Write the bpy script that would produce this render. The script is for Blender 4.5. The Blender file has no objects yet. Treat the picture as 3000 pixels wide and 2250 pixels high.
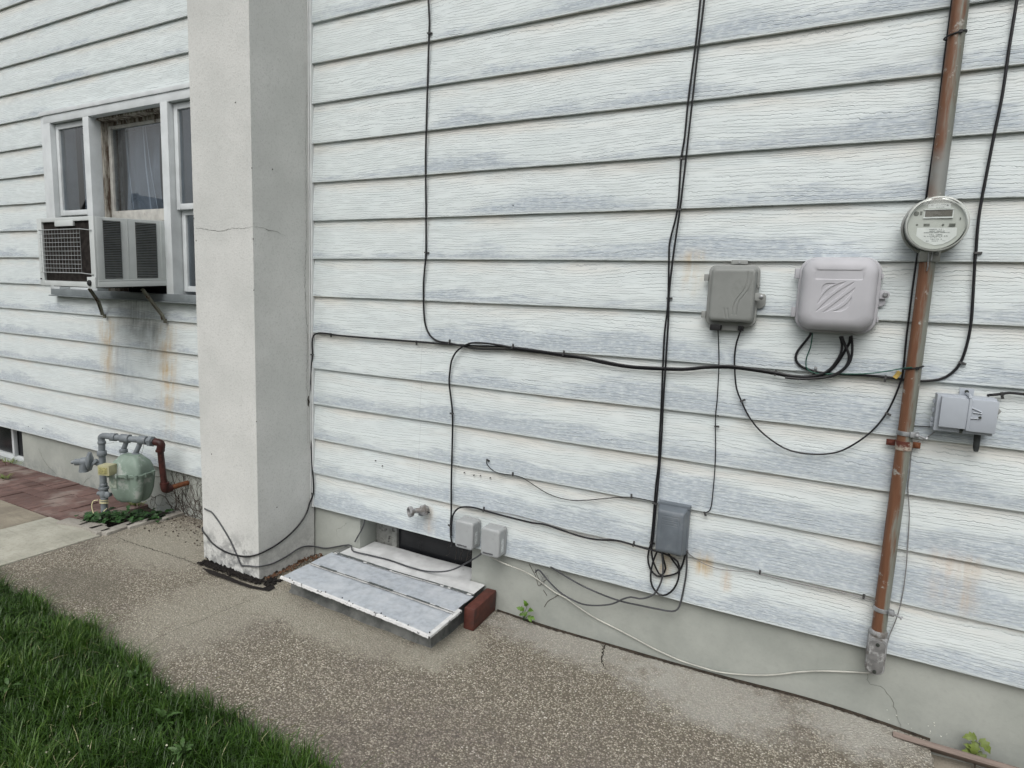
import bpy, bmesh, math, random
import numpy as np
from mathutils import Vector, Matrix
from math import sin, cos, pi, radians
random.seed(7); rng = np.random.default_rng(7)
scene = bpy.context.scene
col = scene.collection

# ------------------------------------------------------------------ camera, world, sun
CAM = np.array([0.0, -2.528, 1.408]); YAW, PITCH, ROLL, FPX = -0.48196, -0.13562, 0.03888, 1797.97
_f = np.array([sin(YAW)*cos(PITCH), cos(YAW)*cos(PITCH), sin(PITCH)])
_r = np.array([cos(YAW), -sin(YAW), 0.0]); _u = np.cross(_r, _f)
RT = _r*cos(ROLL) + _u*sin(ROLL); UP = _u*cos(ROLL) - _r*sin(ROLL)
cd = bpy.data.cameras.new('camera'); cam = bpy.data.objects.new('camera', cd); col.objects.link(cam)
cd.sensor_width = 36.0; cd.lens = FPX/3000*36; cd.clip_start = 0.05; cd.clip_end = 500
M = Matrix.Identity(4)
for i in range(3):
    M[i][0] = RT[i]; M[i][1] = UP[i]; M[i][2] = -_f[i]; M[i][3] = CAM[i]
cam.matrix_world = M; scene.camera = cam

world = bpy.data.worlds.new('World'); scene.world = world; world.use_nodes = True
wn = world.node_tree; wn.nodes.clear()
SUN_EL, SUN_AZ = radians(52), radians(170)      # overcast: a broad soft sun, high, from the front
sky = wn.nodes.new('ShaderNodeTexSky'); sky.sky_type = 'NISHITA'; sky.sun_disc = False
sky.sun_elevation = SUN_EL; sky.sun_rotation = SUN_AZ; sky.dust_density = 5.0; sky.air_density = 1.2; sky.ozone_density = 1.0
hs = wn.nodes.new('ShaderNodeHueSaturation'); hs.inputs['Saturation'].default_value = 0.24
bg = wn.nodes.new('ShaderNodeBackground'); bg.inputs['Strength'].default_value = 0.132
wo = wn.nodes.new('ShaderNodeOutputWorld')
wn.links.new(sky.outputs[0], hs.inputs['Color']); wn.links.new(hs.outputs[0], bg.inputs[0]); wn.links.new(bg.outputs[0], wo.inputs[0])
sd = bpy.data.lights.new('sun', 'SUN'); sd.energy = 1.3; sd.angle = radians(45); sd.color = (1.0, 0.99, 0.965)
sun = bpy.data.objects.new('sun', sd); col.objects.link(sun)
sdir = Vector((sin(SUN_AZ)*cos(SUN_EL), cos(SUN_AZ)*cos(SUN_EL), sin(SUN_EL)))
sun.rotation_euler = sdir.to_track_quat('Z', 'Y').to_euler(); sun.location = (-4, -6, 8)
scene.view_settings.view_transform = 'Standard'; scene.view_settings.look = 'None'
scene.view_settings.exposure = 0.07; scene.view_settings.gamma = 1.0
scene.cycles.max_bounces = 6; scene.cycles.transparent_max_bounces = 8

# ------------------------------------------------------------------ helpers
def ray(px, py):
    return RT*(px-1500)/FPX - UP*(py-1125)/FPX + _f
def W(px, py, y=0.0):            # point of the photograph on a plane parallel to the wall
    d = ray(px, py); t = (y-CAM[1])/d[1]; return Vector(CAM+t*d)
def G(px, py, z=-0.14):          # ... on a level plane
    d = ray(px, py); t = (z-CAM[2])/d[2]; return Vector(CAM+t*d)
def X(px, py, x):
    d = ray(px, py); t = (x-CAM[0])/d[0]; return Vector(CAM+t*d)

def tag(o, label=None, cat=None, group=None, kind=None):
    if label: o['label'] = label
    if cat: o['category'] = cat
    if group: o['group'] = group
    if kind: o['kind'] = kind
    return o
def thing(name, loc, label, cat, group=None):
    o = bpy.data.objects.new(name, None); col.objects.link(o); o.location = loc; o.empty_display_size = 0.05
    return tag(o, label, cat, group)
def wloc(o):
    v = Vector((0, 0, 0))
    while o is not None: v = v + o.location; o = o.parent
    return v

class MB:
    def __init__(s): s.v = []; s.f = []
    def add(s, vs, fs):
        n = len(s.v); s.v += [tuple(v) for v in vs]; s.f += [tuple(i+n for i in f) for f in fs]; return s
    def box(s, x0, x1, y0, y1, z0, z1):
        if x0 > x1: x0, x1 = x1, x0
        if y0 > y1: y0, y1 = y1, y0
        if z0 > z1: z0, z1 = z1, z0
        return s.add([(x0,y0,z0),(x1,y0,z0),(x1,y1,z0),(x0,y1,z0),(x0,y0,z1),(x1,y0,z1),(x1,y1,z1),(x0,y1,z1)],
                     [(0,3,2,1),(4,5,6,7),(0,1,5,4),(1,2,6,5),(2,3,7,6),(3,0,4,7)])
    def obox(s, c, ax, ay, az, hx, hy, hz):    # oriented box
        c = Vector(c); vs = []
        for k in (-1, 1):
            for a, b in ((-1,-1),(1,-1),(1,1),(-1,1)):
                vs.append(c + Vector(ax)*hx*a + Vector(ay)*hy*b + Vector(az)*hz*k)
        return s.add(vs, [(0,3,2,1),(4,5,6,7),(0,1,5,4),(1,2,6,5),(2,3,7,6),(3,0,4,7)])
    def tube(s, pts, r, n=8, cap=True, flat=1.0):
        pts = [Vector(p) for p in pts]; m = len(pts)
        rs = r if isinstance(r, (list, tuple)) else [r]*m
        t0 = (pts[1]-pts[0]).normalized()
        a = Vector((0, 0, 1)) if abs(t0.z) < 0.8 else Vector((0, 1, 0))
        nn = t0.cross(a).normalized(); vs = []
        for i, p in enumerate(pts):
            t = (pts[min(i+1, m-1)]-pts[max(i-1, 0)])
            if t.length < 1e-9: t = t0
            t.normalize(); nn = nn - t*nn.dot(t)
            if nn.length < 1e-6: nn = t.orthogonal()
            nn.normalize(); b = t.cross(nn)
            for k in range(n):
                an = 2*pi*k/n; vs.append(p + (nn*cos(an) + b*sin(an)*flat)*rs[i])
        fs = [(i*n+k, i*n+(k+1) % n, (i+1)*n+(k+1) % n, (i+1)*n+k) for i in range(m-1) for k in range(n)]
        if cap: fs += [tuple(range(n-1, -1, -1)), tuple((m-1)*n+k for k in range(n))]
        return s.add(vs, fs)
    def lathe(s, prof, org, axis, n=32, cap=True):   # prof: (r, h) along axis
        org = Vector(org); t = Vector(axis).normalized(); a = t.orthogonal().normalized(); b = t.cross(a); vs = []
        for r, h in prof:
            for k in range(n):
                an = 2*pi*k/n; vs.append(org + t*h + (a*cos(an)+b*sin(an))*r)
        m = len(prof)
        fs = [(i*n+k, i*n+(k+1) % n, (i+1)*n+(k+1) % n, (i+1)*n+k) for i in range(m-1) for k in range(n)]
        if cap: fs += [tuple(range(n-1, -1, -1)), tuple((m-1)*n+k for k in range(n))]
        return s.add(vs, fs)
    def rings(s, rings, cap0=True, cap1=True):       # list of equal-length closed loops
        n = len(rings[0]); vs = [p for r in rings for p in r]
        fs = [(i*n+k, i*n+(k+1) % n, (i+1)*n+(k+1) % n, (i+1)*n+k) for i in range(len(rings)-1) for k in range(n)]
        if cap0: fs.append(tuple(range(n-1, -1, -1)))
        if cap1: fs.append(tuple((len(rings)-1)*n+k for k in range(n)))
        return s.add(vs, fs)
    def build(s, name, mat, parent=None, loc=None, bevel=0.0, seg=2, smooth=None, label=None):
        off = wloc(parent) if parent is not None else Vector((0, 0, 0))
        org = Vector(loc) if loc is not None else off
        me = bpy.data.meshes.new(name)
        me.from_pydata([(v[0]-org.x, v[1]-org.y, v[2]-org.z) for v in s.v], [], s.f)
        bm = bmesh.new(); bm.from_mesh(me)
        bmesh.ops.recalc_face_normals(bm, faces=bm.faces)
        if bevel > 0:
            es = [e for e in bm.edges if len(e.link_faces) == 2 and e.calc_face_angle(0) > 0.6]
            bmesh.ops.bevel(bm, geom=es, offset=bevel, offset_type='OFFSET', segments=seg, profile=0.6, affect='EDGES', clamp_overlap=True)
        bm.to_mesh(me); bm.free()
        o = bpy.data.objects.new(name, me); col.objects.link(o)
        o.location = org-off
        if parent is not None: o.parent = parent
        if isinstance(mat, (list, tuple)):
            for m_ in mat: me.materials.append(m_)
        else: me.materials.append(mat)
        if smooth is None: smooth = True
        if smooth:
            me.polygons.foreach_set('use_smooth', [True]*len(me.polygons)); me.set_sharp_from_angle(angle=radians(smooth if smooth > 1 else 38))
        if label: o['label'] = label
        return o

def build_split(mb, name, mat, parent, **k):
    par = list(range(len(mb.v)))
    def fd(i):
        while par[i] != i: par[i] = par[par[i]]; i = par[i]
        return i
    for f in mb.f:
        for j in f[1:]: par[fd(j)] = fd(f[0])
    gr_ = {}
    for f in mb.f: gr_.setdefault(fd(f[0]), []).append(f)
    for fs in gr_.values():
        ids = sorted({i for f in fs for i in f}); mp = {i: n for n, i in enumerate(ids)}
        m2 = MB(); m2.v = [mb.v[i] for i in ids]; m2.f = [tuple(mp[i] for i in f) for f in fs]; m2.build(name, mat, parent, **k)

def spline(pts, step=0.02, closed=False):
    P = [Vector(p) for p in pts]; out = []
    for i in range(len(P)-1):
        p0 = P[max(i-1, 0)]; p1 = P[i]; p2 = P[i+1]; p3 = P[min(i+2, len(P)-1)]
        k = max(2, int((p2-p1).length/step))
        for j in range(k):
            t = j/k
            out.append(0.5*((2*p1)+(p2-p0)*t+(2*p0-5*p1+4*p2-p3)*t*t+(-p0+3*p1-3*p2+p3)*t*t*t))
    out.append(P[-1]); return out
def rrect(cx, cz, w, h, r, y, n=6, shear=0.0):     # rounded rectangle in a plane y = const
    out = []; r = min(r, w/2-1e-4, h/2-1e-4)
    for qx, qz, a0 in ((1, 1, 0), (-1, 1, 90), (-1, -1, 180), (1, -1, 270)):
        for k in range(n+1):
            a = radians(a0+90*k/n)
            out.append((cx+qx*(w/2-r)+r*cos(a), y, cz+qz*(h/2-r)+r*sin(a)))
    return out

# ------------------------------------------------------------------ node materials
class NM:
    def __init__(s, name):
        s.m = bpy.data.materials.new(name); s.m.use_nodes = True; s.t = s.m.node_tree; s.t.nodes.clear()
        s.out = s.t.nodes.new('ShaderNodeOutputMaterial'); s.b = s.t.nodes.new('ShaderNodeBsdfPrincipled')
        s.t.links.new(s.b.outputs[0], s.out.inputs[0])
        s.tc = s.t.nodes.new('ShaderNodeTexCoord'); s.obj = s.tc.outputs['Object']
        s.b.inputs['Specular IOR Level'].default_value = 0.35
    def set(s, inp, v):
        if hasattr(v, 'is_output') or isinstance(v, bpy.types.NodeSocket): s.t.links.new(v, inp)
        else:
            if isinstance(v, (tuple, list)) and len(v) == 3 and inp.type == 'RGBA': v = (*v, 1)
            inp.default_value = v
    def math(s, op, a, b=0.0, c=None, clamp=False):
        n = s.t.nodes.new('ShaderNodeMath'); n.operation = op; n.use_clamp = clamp
        s.set(n.inputs[0], a); s.set(n.inputs[1], b)
        if c is not None: s.set(n.inputs[2], c)
        return n.outputs[0]
    def sep(s, v):
        n = s.t.nodes.new('ShaderNodeSeparateXYZ'); s.set(n.inputs[0], v); return n.outputs
    def comb(s, x, y, z):
        n = s.t.nodes.new('ShaderNodeCombineXYZ'); s.set(n.inputs[0], x); s.set(n.inputs[1], y); s.set(n.inputs[2], z); return n.outputs[0]
    def map(s, v, scale=(1, 1, 1), loc=(0, 0, 0), rot=(0, 0, 0)):
        n = s.t.nodes.new('ShaderNodeMapping'); s.set(n.inputs[0], v); n.inputs['Location'].default_value = loc
        n.inputs['Rotation'].default_value = rot; n.inputs['Scale'].default_value = scale; return n.outputs[0]
    def noise(s, v=None, scale=5, detail=3, rough=0.55, dist=0.0, colr=False):
        n = s.t.nodes.new('ShaderNodeTexNoise'); s.set(n.inputs['Vector'], v if v is not None else s.obj)
        n.inputs['Scale'].default_value = scale; n.inputs['Detail'].default_value = detail
        n.inputs['Roughness'].default_value = rough; n.inputs['Distortion'].default_value = dist
        return n.outputs['Color' if colr else 'Fac']
    def vor(s, v=None, scale=5, out='Distance', feature='F1', rnd=1.0):
        n = s.t.nodes.new('ShaderNodeTexVoronoi'); n.feature = feature; s.set(n.inputs['Vector'], v if v is not None else s.obj)
        n.inputs['Scale'].default_value = scale; n.inputs['Randomness'].default_value = rnd; return n.outputs[out]
    def ramp(s, f, stops, interp='LINEAR'):
        n = s.t.nodes.new('ShaderNodeValToRGB'); n.color_ramp.interpolation = interp; e = n.color_ramp.elements
        while len(e) < len(stops): e.new(0.5)
        for k, (p, c) in enumerate(stops):
            e[k].position = p; e[k].color = (*c, 1) if len(c) == 3 else c
        s.set(n.inputs[0], f); return n.outputs[0]
    def ss(s, f, a, b, lo=0.0, hi=1.0):            # smoothstep
        n = s.t.nodes.new('ShaderNodeMapRange'); n.interpolation_type = 'SMOOTHSTEP'; s.set(n.inputs[0], f)
        n.inputs[1].default_value = a; n.inputs[2].default_value = b; n.inputs[3].default_value = lo; n.inputs[4].default_value = hi
        return n.outputs[0]
    def mix(s, f, a, b, mode='MIX'):
        n = s.t.nodes.new('ShaderNodeMix'); n.data_type = 'RGBA'; n.blend_type = mode
        s.set(n.inputs[0], f); s.set(n.inputs[6], a); s.set(n.inputs[7], b); return n.outputs[2]
    def bump(s, h, dist=0.002, strength=1.0, prev=None):
        n = s.t.nodes.new('ShaderNodeBump'); n.inputs['Distance'].default_value = dist; n.inputs['Strength'].default_value = strength
        s.set(n.inputs['Height'], h)
        if prev is not None: s.set(n.inputs['Normal'], prev)
        return n.outputs[0]
    def fin(s, color, rough=0.6, normal=None, metal=0.0):
        s.set(s.b.inputs['Base Color'], color); s.set(s.b.inputs['Roughness'], rough); s.set(s.b.inputs['Metallic'], metal)
        if normal is not None: s.set(s.b.inputs['Normal'], normal)
        return s.m

def plain(name, c, rough=0.5, var=0.15, scale=20, bump=0.0, metal=0.0, dirt_or_glint=None, dscale=6, dth=(0.5, 0.75)):
    m = NM(name); n = m.noise(scale=scale, detail=4)
    colr = m.mix(m.ss(n, 0.3, 0.7), tuple(x*(1-var) for x in c), tuple(min(1, x*(1+var)) for x in c))
    if dirt_or_glint is not None: colr = m.mix(m.ss(m.noise(scale=dscale, detail=6, rough=0.65), *dth), colr, dirt_or_glint)
    rg = m.math('ADD', rough-0.08, m.math('MULTIPLY', n, 0.16))
    return m.fin(colr, rg, m.bump(m.noise(scale=scale*6, detail=3), 0.001, bump) if bump else None, metal)

# siding: weathered white aluminium boards with embossed wood grain
Z0, E = 0.171, 0.203
def siding_mat():
    m = NM('weathered_siding'); x, y, z = m.sep(m.obj)
    v = m.math('DIVIDE', m.math('SUBTRACT', z, Z0), E); fr = m.math('FRACT', v); idn = m.math('FLOOR', v)
    xo = m.math('ADD', x, m.math('MULTIPLY', m.math('SINE', m.math('MULTIPLY', idn, 12.989)), 0.9))
    zl = m.math('ADD', m.math('MULTIPLY', fr, E), m.math('MULTIPLY', idn, 0.57))
    # contour lines of a stretched noise: runs and cathedral loops
    n1 = m.noise(m.comb(m.math('MULTIPLY', xo, 1.5), 0, m.math('MULTIPLY', zl, 8.0)), 1.0, 2, 0.45)
    n2 = m.noise(m.comb(m.math('MULTIPLY', xo, 55), 0, m.math('MULTIPLY', zl, 30)), 1.0, 3, 0.6)
    ph = m.math('ADD', m.math('MULTIPLY', fr, 18.0), m.math('ADD', m.math('MULTIPLY', n1, 7.0), m.math('MULTIPLY', n2, 1.15)))
    c = m.math('ABSOLUTE', m.math('SUBTRACT', m.math('FRACT', ph), 0.5))
    brk = m.ss(m.noise(m.comb(m.math('MULTIPLY', xo, 9), 3, m.math('MULTIPLY', zl, 60)), 1.0, 2), 0.36, 0.52)
    line = m.math('MULTIPLY', m.ss(c, 0.0, 0.13, 1.0, 0.0), brk)
    ph2 = m.math('ADD', m.math('MULTIPLY', fr, 34), m.math('ADD', m.math('MULTIPLY', n1, 12), m.math('MULTIPLY', n2, 2.0)))
    c2 = m.math('ABSOLUTE', m.math('SUBTRACT', m.math('FRACT', ph2), 0.5))
    brk2 = m.ss(m.noise(m.comb(m.math('MULTIPLY', xo, 7), 8, m.math('MULTIPLY', zl, 50)), 1.0, 2), 0.42, 0.56)
    fine = m.math('MULTIPLY', m.ss(c2, 0.0, 0.2, 1.0, 0.0), brk2)
    # chalky blue-grey wear, mostly on the lower half of each board, stronger low and to the right
    big = m.noise(m.comb(m.math('MULTIPLY', x, 1.1), idn, m.math('MULTIPLY', z, 1.2)), 1.0, 2)
    edge = m.noise(m.comb(m.math('MULTIPLY', xo, 7), 5, m.math('MULTIPLY', zl, 45)), 1.0, 5, 0.65)
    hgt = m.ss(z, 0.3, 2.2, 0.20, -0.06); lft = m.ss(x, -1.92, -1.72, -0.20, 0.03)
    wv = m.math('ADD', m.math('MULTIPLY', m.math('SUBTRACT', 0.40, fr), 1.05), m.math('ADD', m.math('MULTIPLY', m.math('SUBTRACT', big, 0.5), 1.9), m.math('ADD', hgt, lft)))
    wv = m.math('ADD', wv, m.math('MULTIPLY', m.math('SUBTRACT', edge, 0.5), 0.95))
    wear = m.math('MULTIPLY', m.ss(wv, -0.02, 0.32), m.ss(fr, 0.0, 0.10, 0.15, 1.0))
    mott = m.noise(m.comb(m.math('MULTIPLY', xo, 34), 2, m.math('MULTIPLY', zl, 120)), 1.0, 4, 0.7)
    wear = m.math('MULTIPLY', wear, m.ss(mott, 0.34, 0.62, 0.30, 1.0))
    base = m.mix(m.noise(m.comb(m.math('MULTIPLY', x, 3), 0, m.math('MULTIPLY', z, 9)), 1.0, 4), (0.575, 0.635, 0.64), (0.69, 0.735, 0.735))
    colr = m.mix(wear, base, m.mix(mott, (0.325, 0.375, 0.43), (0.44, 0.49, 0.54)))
    warm = m.math('MULTIPLY', m.ss(fr, 0.55, 1.0), m.ss(m.noise(m.comb(m.math('MULTIPLY', x, 2.2), 9, m.math('MULTIPLY', z, 14)), 1.0, 4), 0.35, 0.65))
    colr = m.mix(m.math('MULTIPLY', warm, 0.6), colr, (0.66, 0.61, 0.54))
    dark = m.math('ADD', m.math('MULTIPLY', line, 0.60), m.math('MULTIPLY', fine, m.math('ADD', 0.20, m.math('MULTIPLY', wear, 0.40))), clamp=True)
    colr = m.mix(dark, colr, (0.25, 0.285, 0.30))
    seam = m.ss(m.math('ABSOLUTE', m.math('SUBTRACT', x, -1.852)), 0.0008, 0.0022, 0.28, 0.0)
    colr = m.mix(seam, colr, (0.25, 0.27, 0.28))
    # stains with a place of their own
    streak = m.noise(m.comb(m.math('MULTIPLY', x, 38), 0, m.math('MULTIPLY', z, 4)), 1.0, 4, 0.65)
    blot = m.noise(m.comb(m.math('MULTIPLY', x, 9), 0, m.math('MULTIPLY', z, 9)), 1.0, 4, 0.6)
    def stain(colr, x0, w, zt, zb, c, s):
        dx = m.math('DIVIDE', m.math('SUBTRACT', x, x0), w)
        g = m.math('EXPONENT', m.math('MULTIPLY', m.math('MULTIPLY', dx, dx), -1.0))
        f = m.math('MULTIPLY', m.ss(z, zb, zb+(zt-zb)*0.6), m.ss(z, zt, zt+0.06, 1.0, 0.0))
        f = m.math('MULTIPLY', m.math('MULTIPLY', f, g), m.math('MULTIPLY', m.ss(streak, 0.2, 0.75), m.ss(blot, 0.3, 0.65, 0.15, 1.0)))
        return m.mix(m.math('MULTIPLY', f, s*1.2, clamp=True), colr, c)
    tan = (0.52, 0.38, 0.20); gry = (0.22, 0.24, 0.24)
    for a in ((-4.60, 0.09, 1.14, 0.50, tan, 0.85), (-3.93, 0.085, 1.12, 0.30, tan, 1.0), (-4.25, 0.20, 1.32, 0.95, gry, 0.95), (-4.10, 0.12, 1.12, 0.80, gry, 0.8),
              (-4.45, 0.16, 0.95, 0.40, (0.33, 0.38, 0.42), 0.7), (-0.395, 0.035, 0.37, 0.28, tan, 1.0), (-0.55, 0.05, 0.38, 0.20, tan, 0.9), (-0.30, 0.02, 0.33, 0.24, (0.5, 0.33, 0.18), 0.9),
              (0.41, 0.035, 0.57, 0.37, (0.52, 0.38, 0.28), 0.9), (0.485, 0.03, 0.56, 0.33, (0.50, 0.40, 0.30), 0.8), (-0.53, 0.05, 1.60, 1.42, tan, 0.6), (-1.78, 0.03, 0.29, 0.16, (0.55, 0.42, 0.28), 0.6)):
        colr = stain(colr, *a)
    hgtm = m.math('SUBTRACT', m.math('MULTIPLY', mott, 0.25), m.math('ADD', m.math('MULTIPLY', line, 1.0), m.math('MULTIPLY', fine, 0.5)))
    bigw = m.noise(m.comb(m.math('MULTIPLY', x, 2.0), idn, 0), 1.0, 2)
    nrm = m.bump(hgtm, 0.0011, 0.9, m.bump(bigw, 0.02, 0.35))
    return m.fin(colr, m.math('ADD', 0.5, m.math('MULTIPLY', wear, 0.2)), nrm)
M_SIDE = siding_mat()

def stucco(name, c1, c2, grain=0.5, dirtlow=None, rscale=90, speck=0.42):
    m = NM(name); x, y, z = m.sep(m.obj)
    n = m.noise(scale=3.0, detail=5, rough=0.6); g = m.noise(scale=rscale, detail=4, rough=0.7)
    colr = m.mix(m.ss(n, 0.3, 0.7), c1, c2)
    colr = m.mix(m.math('MULTIPLY', m.ss(g, 0.48, 0.70), speck), colr, tuple(k*0.62 for k in c1))
    colr = m.mix(m.math('MULTIPLY', m.ss(m.noise(scale=1.3, detail=3), 0.5, 0.75), 0.35), colr, tuple(k*0.8 for k in c1))
    if dirtlow:
        lo, hi, dc = dirtlow
        f = m.math('MULTIPLY', m.ss(m.math('ADD', z, m.math('MULTIPLY', m.noise(scale=4, detail=3), 0.18)), lo, hi, 1.0, 0.0), m.ss(m.noise(scale=17, detail=6, rough=0.75), 0.42, 0.60))
        colr = m.mix(m.math('MULTIPLY', f, m.ss(x, -2.66, -2.614, 0.9, 0.35)), colr, dc)
    return m.fin(colr, 0.85, m.bump(g, 0.002, grain, m.bump(n, 0.012, 0.4)))
M_CHIM = stucco('pale_stucco', (0.53, 0.54, 0.52), (0.61, 0.615, 0.595), 0.8, (0.02, 0.22, (0.20, 0.205, 0.205)), 110)
M_FND = stucco('grey_green_parging', (0.265, 0.282, 0.258), (0.345, 0.36, 0.332), 0.25, (-0.13, 0.10, (0.19, 0.21, 0.205)), 60, 0.10)

def aggregate():
    m = NM('exposed_aggregate'); x, y, z = m.sep(m.obj)
    wob = m.noise(scale=90, detail=2, colr=True)
    vec = m.t.nodes.new('ShaderNodeMix'); vec.data_type = 'VECTOR'
    m.set(vec.inputs[0], 0.008); m.set(vec.inputs[4], m.obj); m.set(vec.inputs[5], wob)
    v = vec.outputs[1]
    c = m.vor(v, 145, 'Color'); d = m.vor(v, 145, 'Distance'); c2 = m.vor(v, 290, 'Color')
    r, g, b = m.sep(c); r2, g2, b2 = m.sep(c2)
    peb = m.ramp(r, [(0.0, (0.075, 0.062, 0.050)), (0.22, (0.15, 0.136, 0.112)), (0.5, (0.31, 0.285, 0.228)), (0.8, (0.49, 0.455, 0.375)), (0.955, (0.62, 0.575, 0.48)), (1.0, (0.9, 0.87, 0.80))], 'LINEAR')
    fin = m.ramp(r2, [(0.0, (0.10, 0.088, 0.068)), (0.6, (0.31, 0.287, 0.23)), (1.0, (0.55, 0.51, 0.42))])
    colr = m.mix(0.36, peb, fin)
    colr = m.mix(m.ss(d, 0.35, 0.62), colr, (0.13, 0.112, 0.085))
    # patches: purplish dark tones, strongest away from the wall, sandy worn areas, smooth cement near the wall and kerb
    n = m.noise(scale=2.1, detail=5, rough=0.62); nn = m.noise(scale=13, detail=5, rough=0.7)
    dk = m.math('MULTIPLY', m.ss(m.math('ADD', n, m.math('MULTIPLY', nn, 0.35)), 0.62, 0.86), 0.45)
    colr = m.mix(dk, colr, m.mix(r, (0.085, 0.074, 0.066), (0.22, 0.19, 0.165)))
    near = m.math('MULTIPLY', m.ss(y, -0.85, -0.45, 1.0, 0.0), m.ss(x, -1.9, -1.0))
    colr = m.mix(m.math('MULTIPLY', near, m.ss(nn, 0.3, 0.7, 0.1, 0.5)), colr, m.mix(r, (0.075, 0.064, 0.060), (0.24, 0.205, 0.18)))
    def blob(cx, cy, rx, ry, amt, cc):
        nonlocal colr
        a = m.math('DIVIDE', m.math('SUBTRACT', x, cx), rx); bb = m.math('DIVIDE', m.math('SUBTRACT', y, cy), ry)
        q = m.math('ADD', m.math('MULTIPLY', a, a), m.math('MULTIPLY', bb, bb))
        q = m.math('ADD', q, m.math('MULTIPLY', m.math('SUBTRACT', nn, 0.5), 3.2))
        f = m.math('MULTIPLY', m.ss(q, 0.0, 1.5, 1.0, 0.0), amt)
        colr = m.mix(f, colr, cc)
    cem = m.mix(nn, (0.26, 0.248, 0.20), (0.42, 0.40, 0.335)); gryc = m.mix(nn, (0.32, 0.315, 0.29), (0.50, 0.49, 0.44))
    blob(-1.95, -0.50, 0.62, 0.15, 0.62, cem); blob(-2.55, -0.70, 0.35, 0.5, 0.5, cem); blob(-1.42, -0.36, 0.16, 0.22, 0.65, cem)
    blob(-3.45, -0.35, 0.50, 0.30, 0.6, cem); blob(-0.9, -0.02, 0.55, 0.17, 0.55, gryc); blob(-0.30, -0.12, 0.35, 0.22, 0.65, gryc); blob(0.22, -0.06, 0.22, 0.16, 0.7, gryc)
    blob(-3.35, -0.9, 0.35, 0.16, 0.5, (0.12, 0.11, 0.085))
    h = m.math('SUBTRACT', m.math('MULTIPLY', r, 0.8), d)
    return m.fin(colr, 0.88, m.bump(h, 0.005, 0.85, m.bump(nn, 0.012, 0.5)))
M_AGG = aggregate()

def slabmat(name, c1, c2, sc=60):
    m = NM(name); n = m.noise(scale=5, detail=6, rough=0.7); g = m.noise(scale=sc, detail=4, rough=0.7)
    st = m.noise(m.map(m.obj, (4, 30, 1)), 1.0, 4)
    colr = m.mix(m.ss(n, 0.3, 0.7), c1, c2); colr = m.mix(m.math('MULTIPLY', m.ss(g, 0.5, 0.72), 0.4), colr, tuple(k*0.5 for k in c1))
    colr = m.mix(m.math('MULTIPLY', m.ss(st, 0.52, 0.7), 0.3), colr, tuple(k*0.6 for k in c1))
    return m.fin(colr, 0.85, m.bump(g, 0.003, 0.5))
M_SLAB = slabmat('smooth_concrete', (0.30, 0.295, 0.245), (0.42, 0.41, 0.35), 45)
M_SLAB2 = slabmat('worn_aggregate_slab', (0.19, 0.165, 0.13), (0.30, 0.27, 0.21), 170)
M_CURB = slabmat('stained_cement', (0.065, 0.07, 0.068), (0.21, 0.215, 0.205), 24)
M_EDGE = slabmat('old_brick_edging', (0.22, 0.205, 0.18), (0.34, 0.325, 0.29), 60)
def brickmat():
    m = NM('red_brick'); x, y, z = m.sep(m.obj)
    cell = m.noise(m.comb(m.math('FLOOR', m.math('MULTIPLY', x, 9.1)), m.math('FLOOR', m.math('MULTIPLY', y, 4.55)), 0), 3.7, 0)
    n = m.noise(scale=22, detail=6, rough=0.7)
    colr = m.mix(m.ss(cell, 0.3, 0.7), (0.095, 0.056, 0.048), (0.15, 0.092, 0.080)); colr = m.mix(m.ss(n, 0.42, 0.7), colr, (0.10, 0.065, 0.06))
    colr = m.mix(m.math('MULTIPLY', m.ss(m.noise(scale=5, detail=4), 0.5, 0.7), 0.5), colr, (0.30, 0.26, 0.23))
    return m.fin(colr, 0.85, m.bump(n, 0.006, 0.6))
M_BRICK = brickmat()
M_SOIL = plain('dark_soil', (0.028, 0.022, 0.016), 0.95, 0.5, 40, 0.8)
M_DEBRIS_SHADE = plain('debris_and_shade', (0.009, 0.007, 0.006), 0.95, 0.6, 60, 1.0)  # near-black for debris, and for shade in the opening and under the conditioner
M_REDBR = plain('brown_paver', (0.085, 0.028, 0.021), 0.6, 0.22, 30, 0.5, dirt_or_glint=(0.05, 0.03, 0.028), dscale=12)
M_CABLE = plain('black_cable', (0.010, 0.010, 0.012), 0.45, 0.2, 30)
M_CABLEG = plain('faded_black_cable', (0.055, 0.057, 0.062), 0.5, 0.3, 12)
M_WHWIRE = plain('dirty_white_wire', (0.42, 0.42, 0.38), 0.5, 0.2, 12)
M_GYWIRE = plain('grey_thin_wire', (0.20, 0.20, 0.20), 0.5, 0.25, 12)
M_GREEN = plain('green_wire', (0.012, 0.085, 0.06), 0.4, 0.2, 10)
M_CLIP = plain('dull_clip_metal', (0.08, 0.08, 0.08), 0.45, 0.4, 60, metal=0.3)
M_ZINC = plain('zinc', (0.34, 0.35, 0.36), 0.42, 0.3, 40, metal=0.6)
M_BLACK = plain('black_plastic', (0.014, 0.014, 0.015), 0.5, 0.3, 30)
M_LIDM = plain('galvanised_sheet', (0.36, 0.39, 0.425), 0.6, 0.14, 40, 0.25, metal=0.1, dirt_or_glint=(0.48, 0.505, 0.53), dscale=11, dth=(0.35, 0.8))
M_LIDW = plain('flaking_white_paint', (0.57, 0.575, 0.57), 0.55, 0.1, 25, 0.5, dirt_or_glint=(0.16, 0.165, 0.17), dscale=26, dth=(0.60, 0.64))
M_TAR = plain('grey_sealant', (0.085, 0.095, 0.095), 0.7, 0.3, 40, 0.6)
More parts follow.
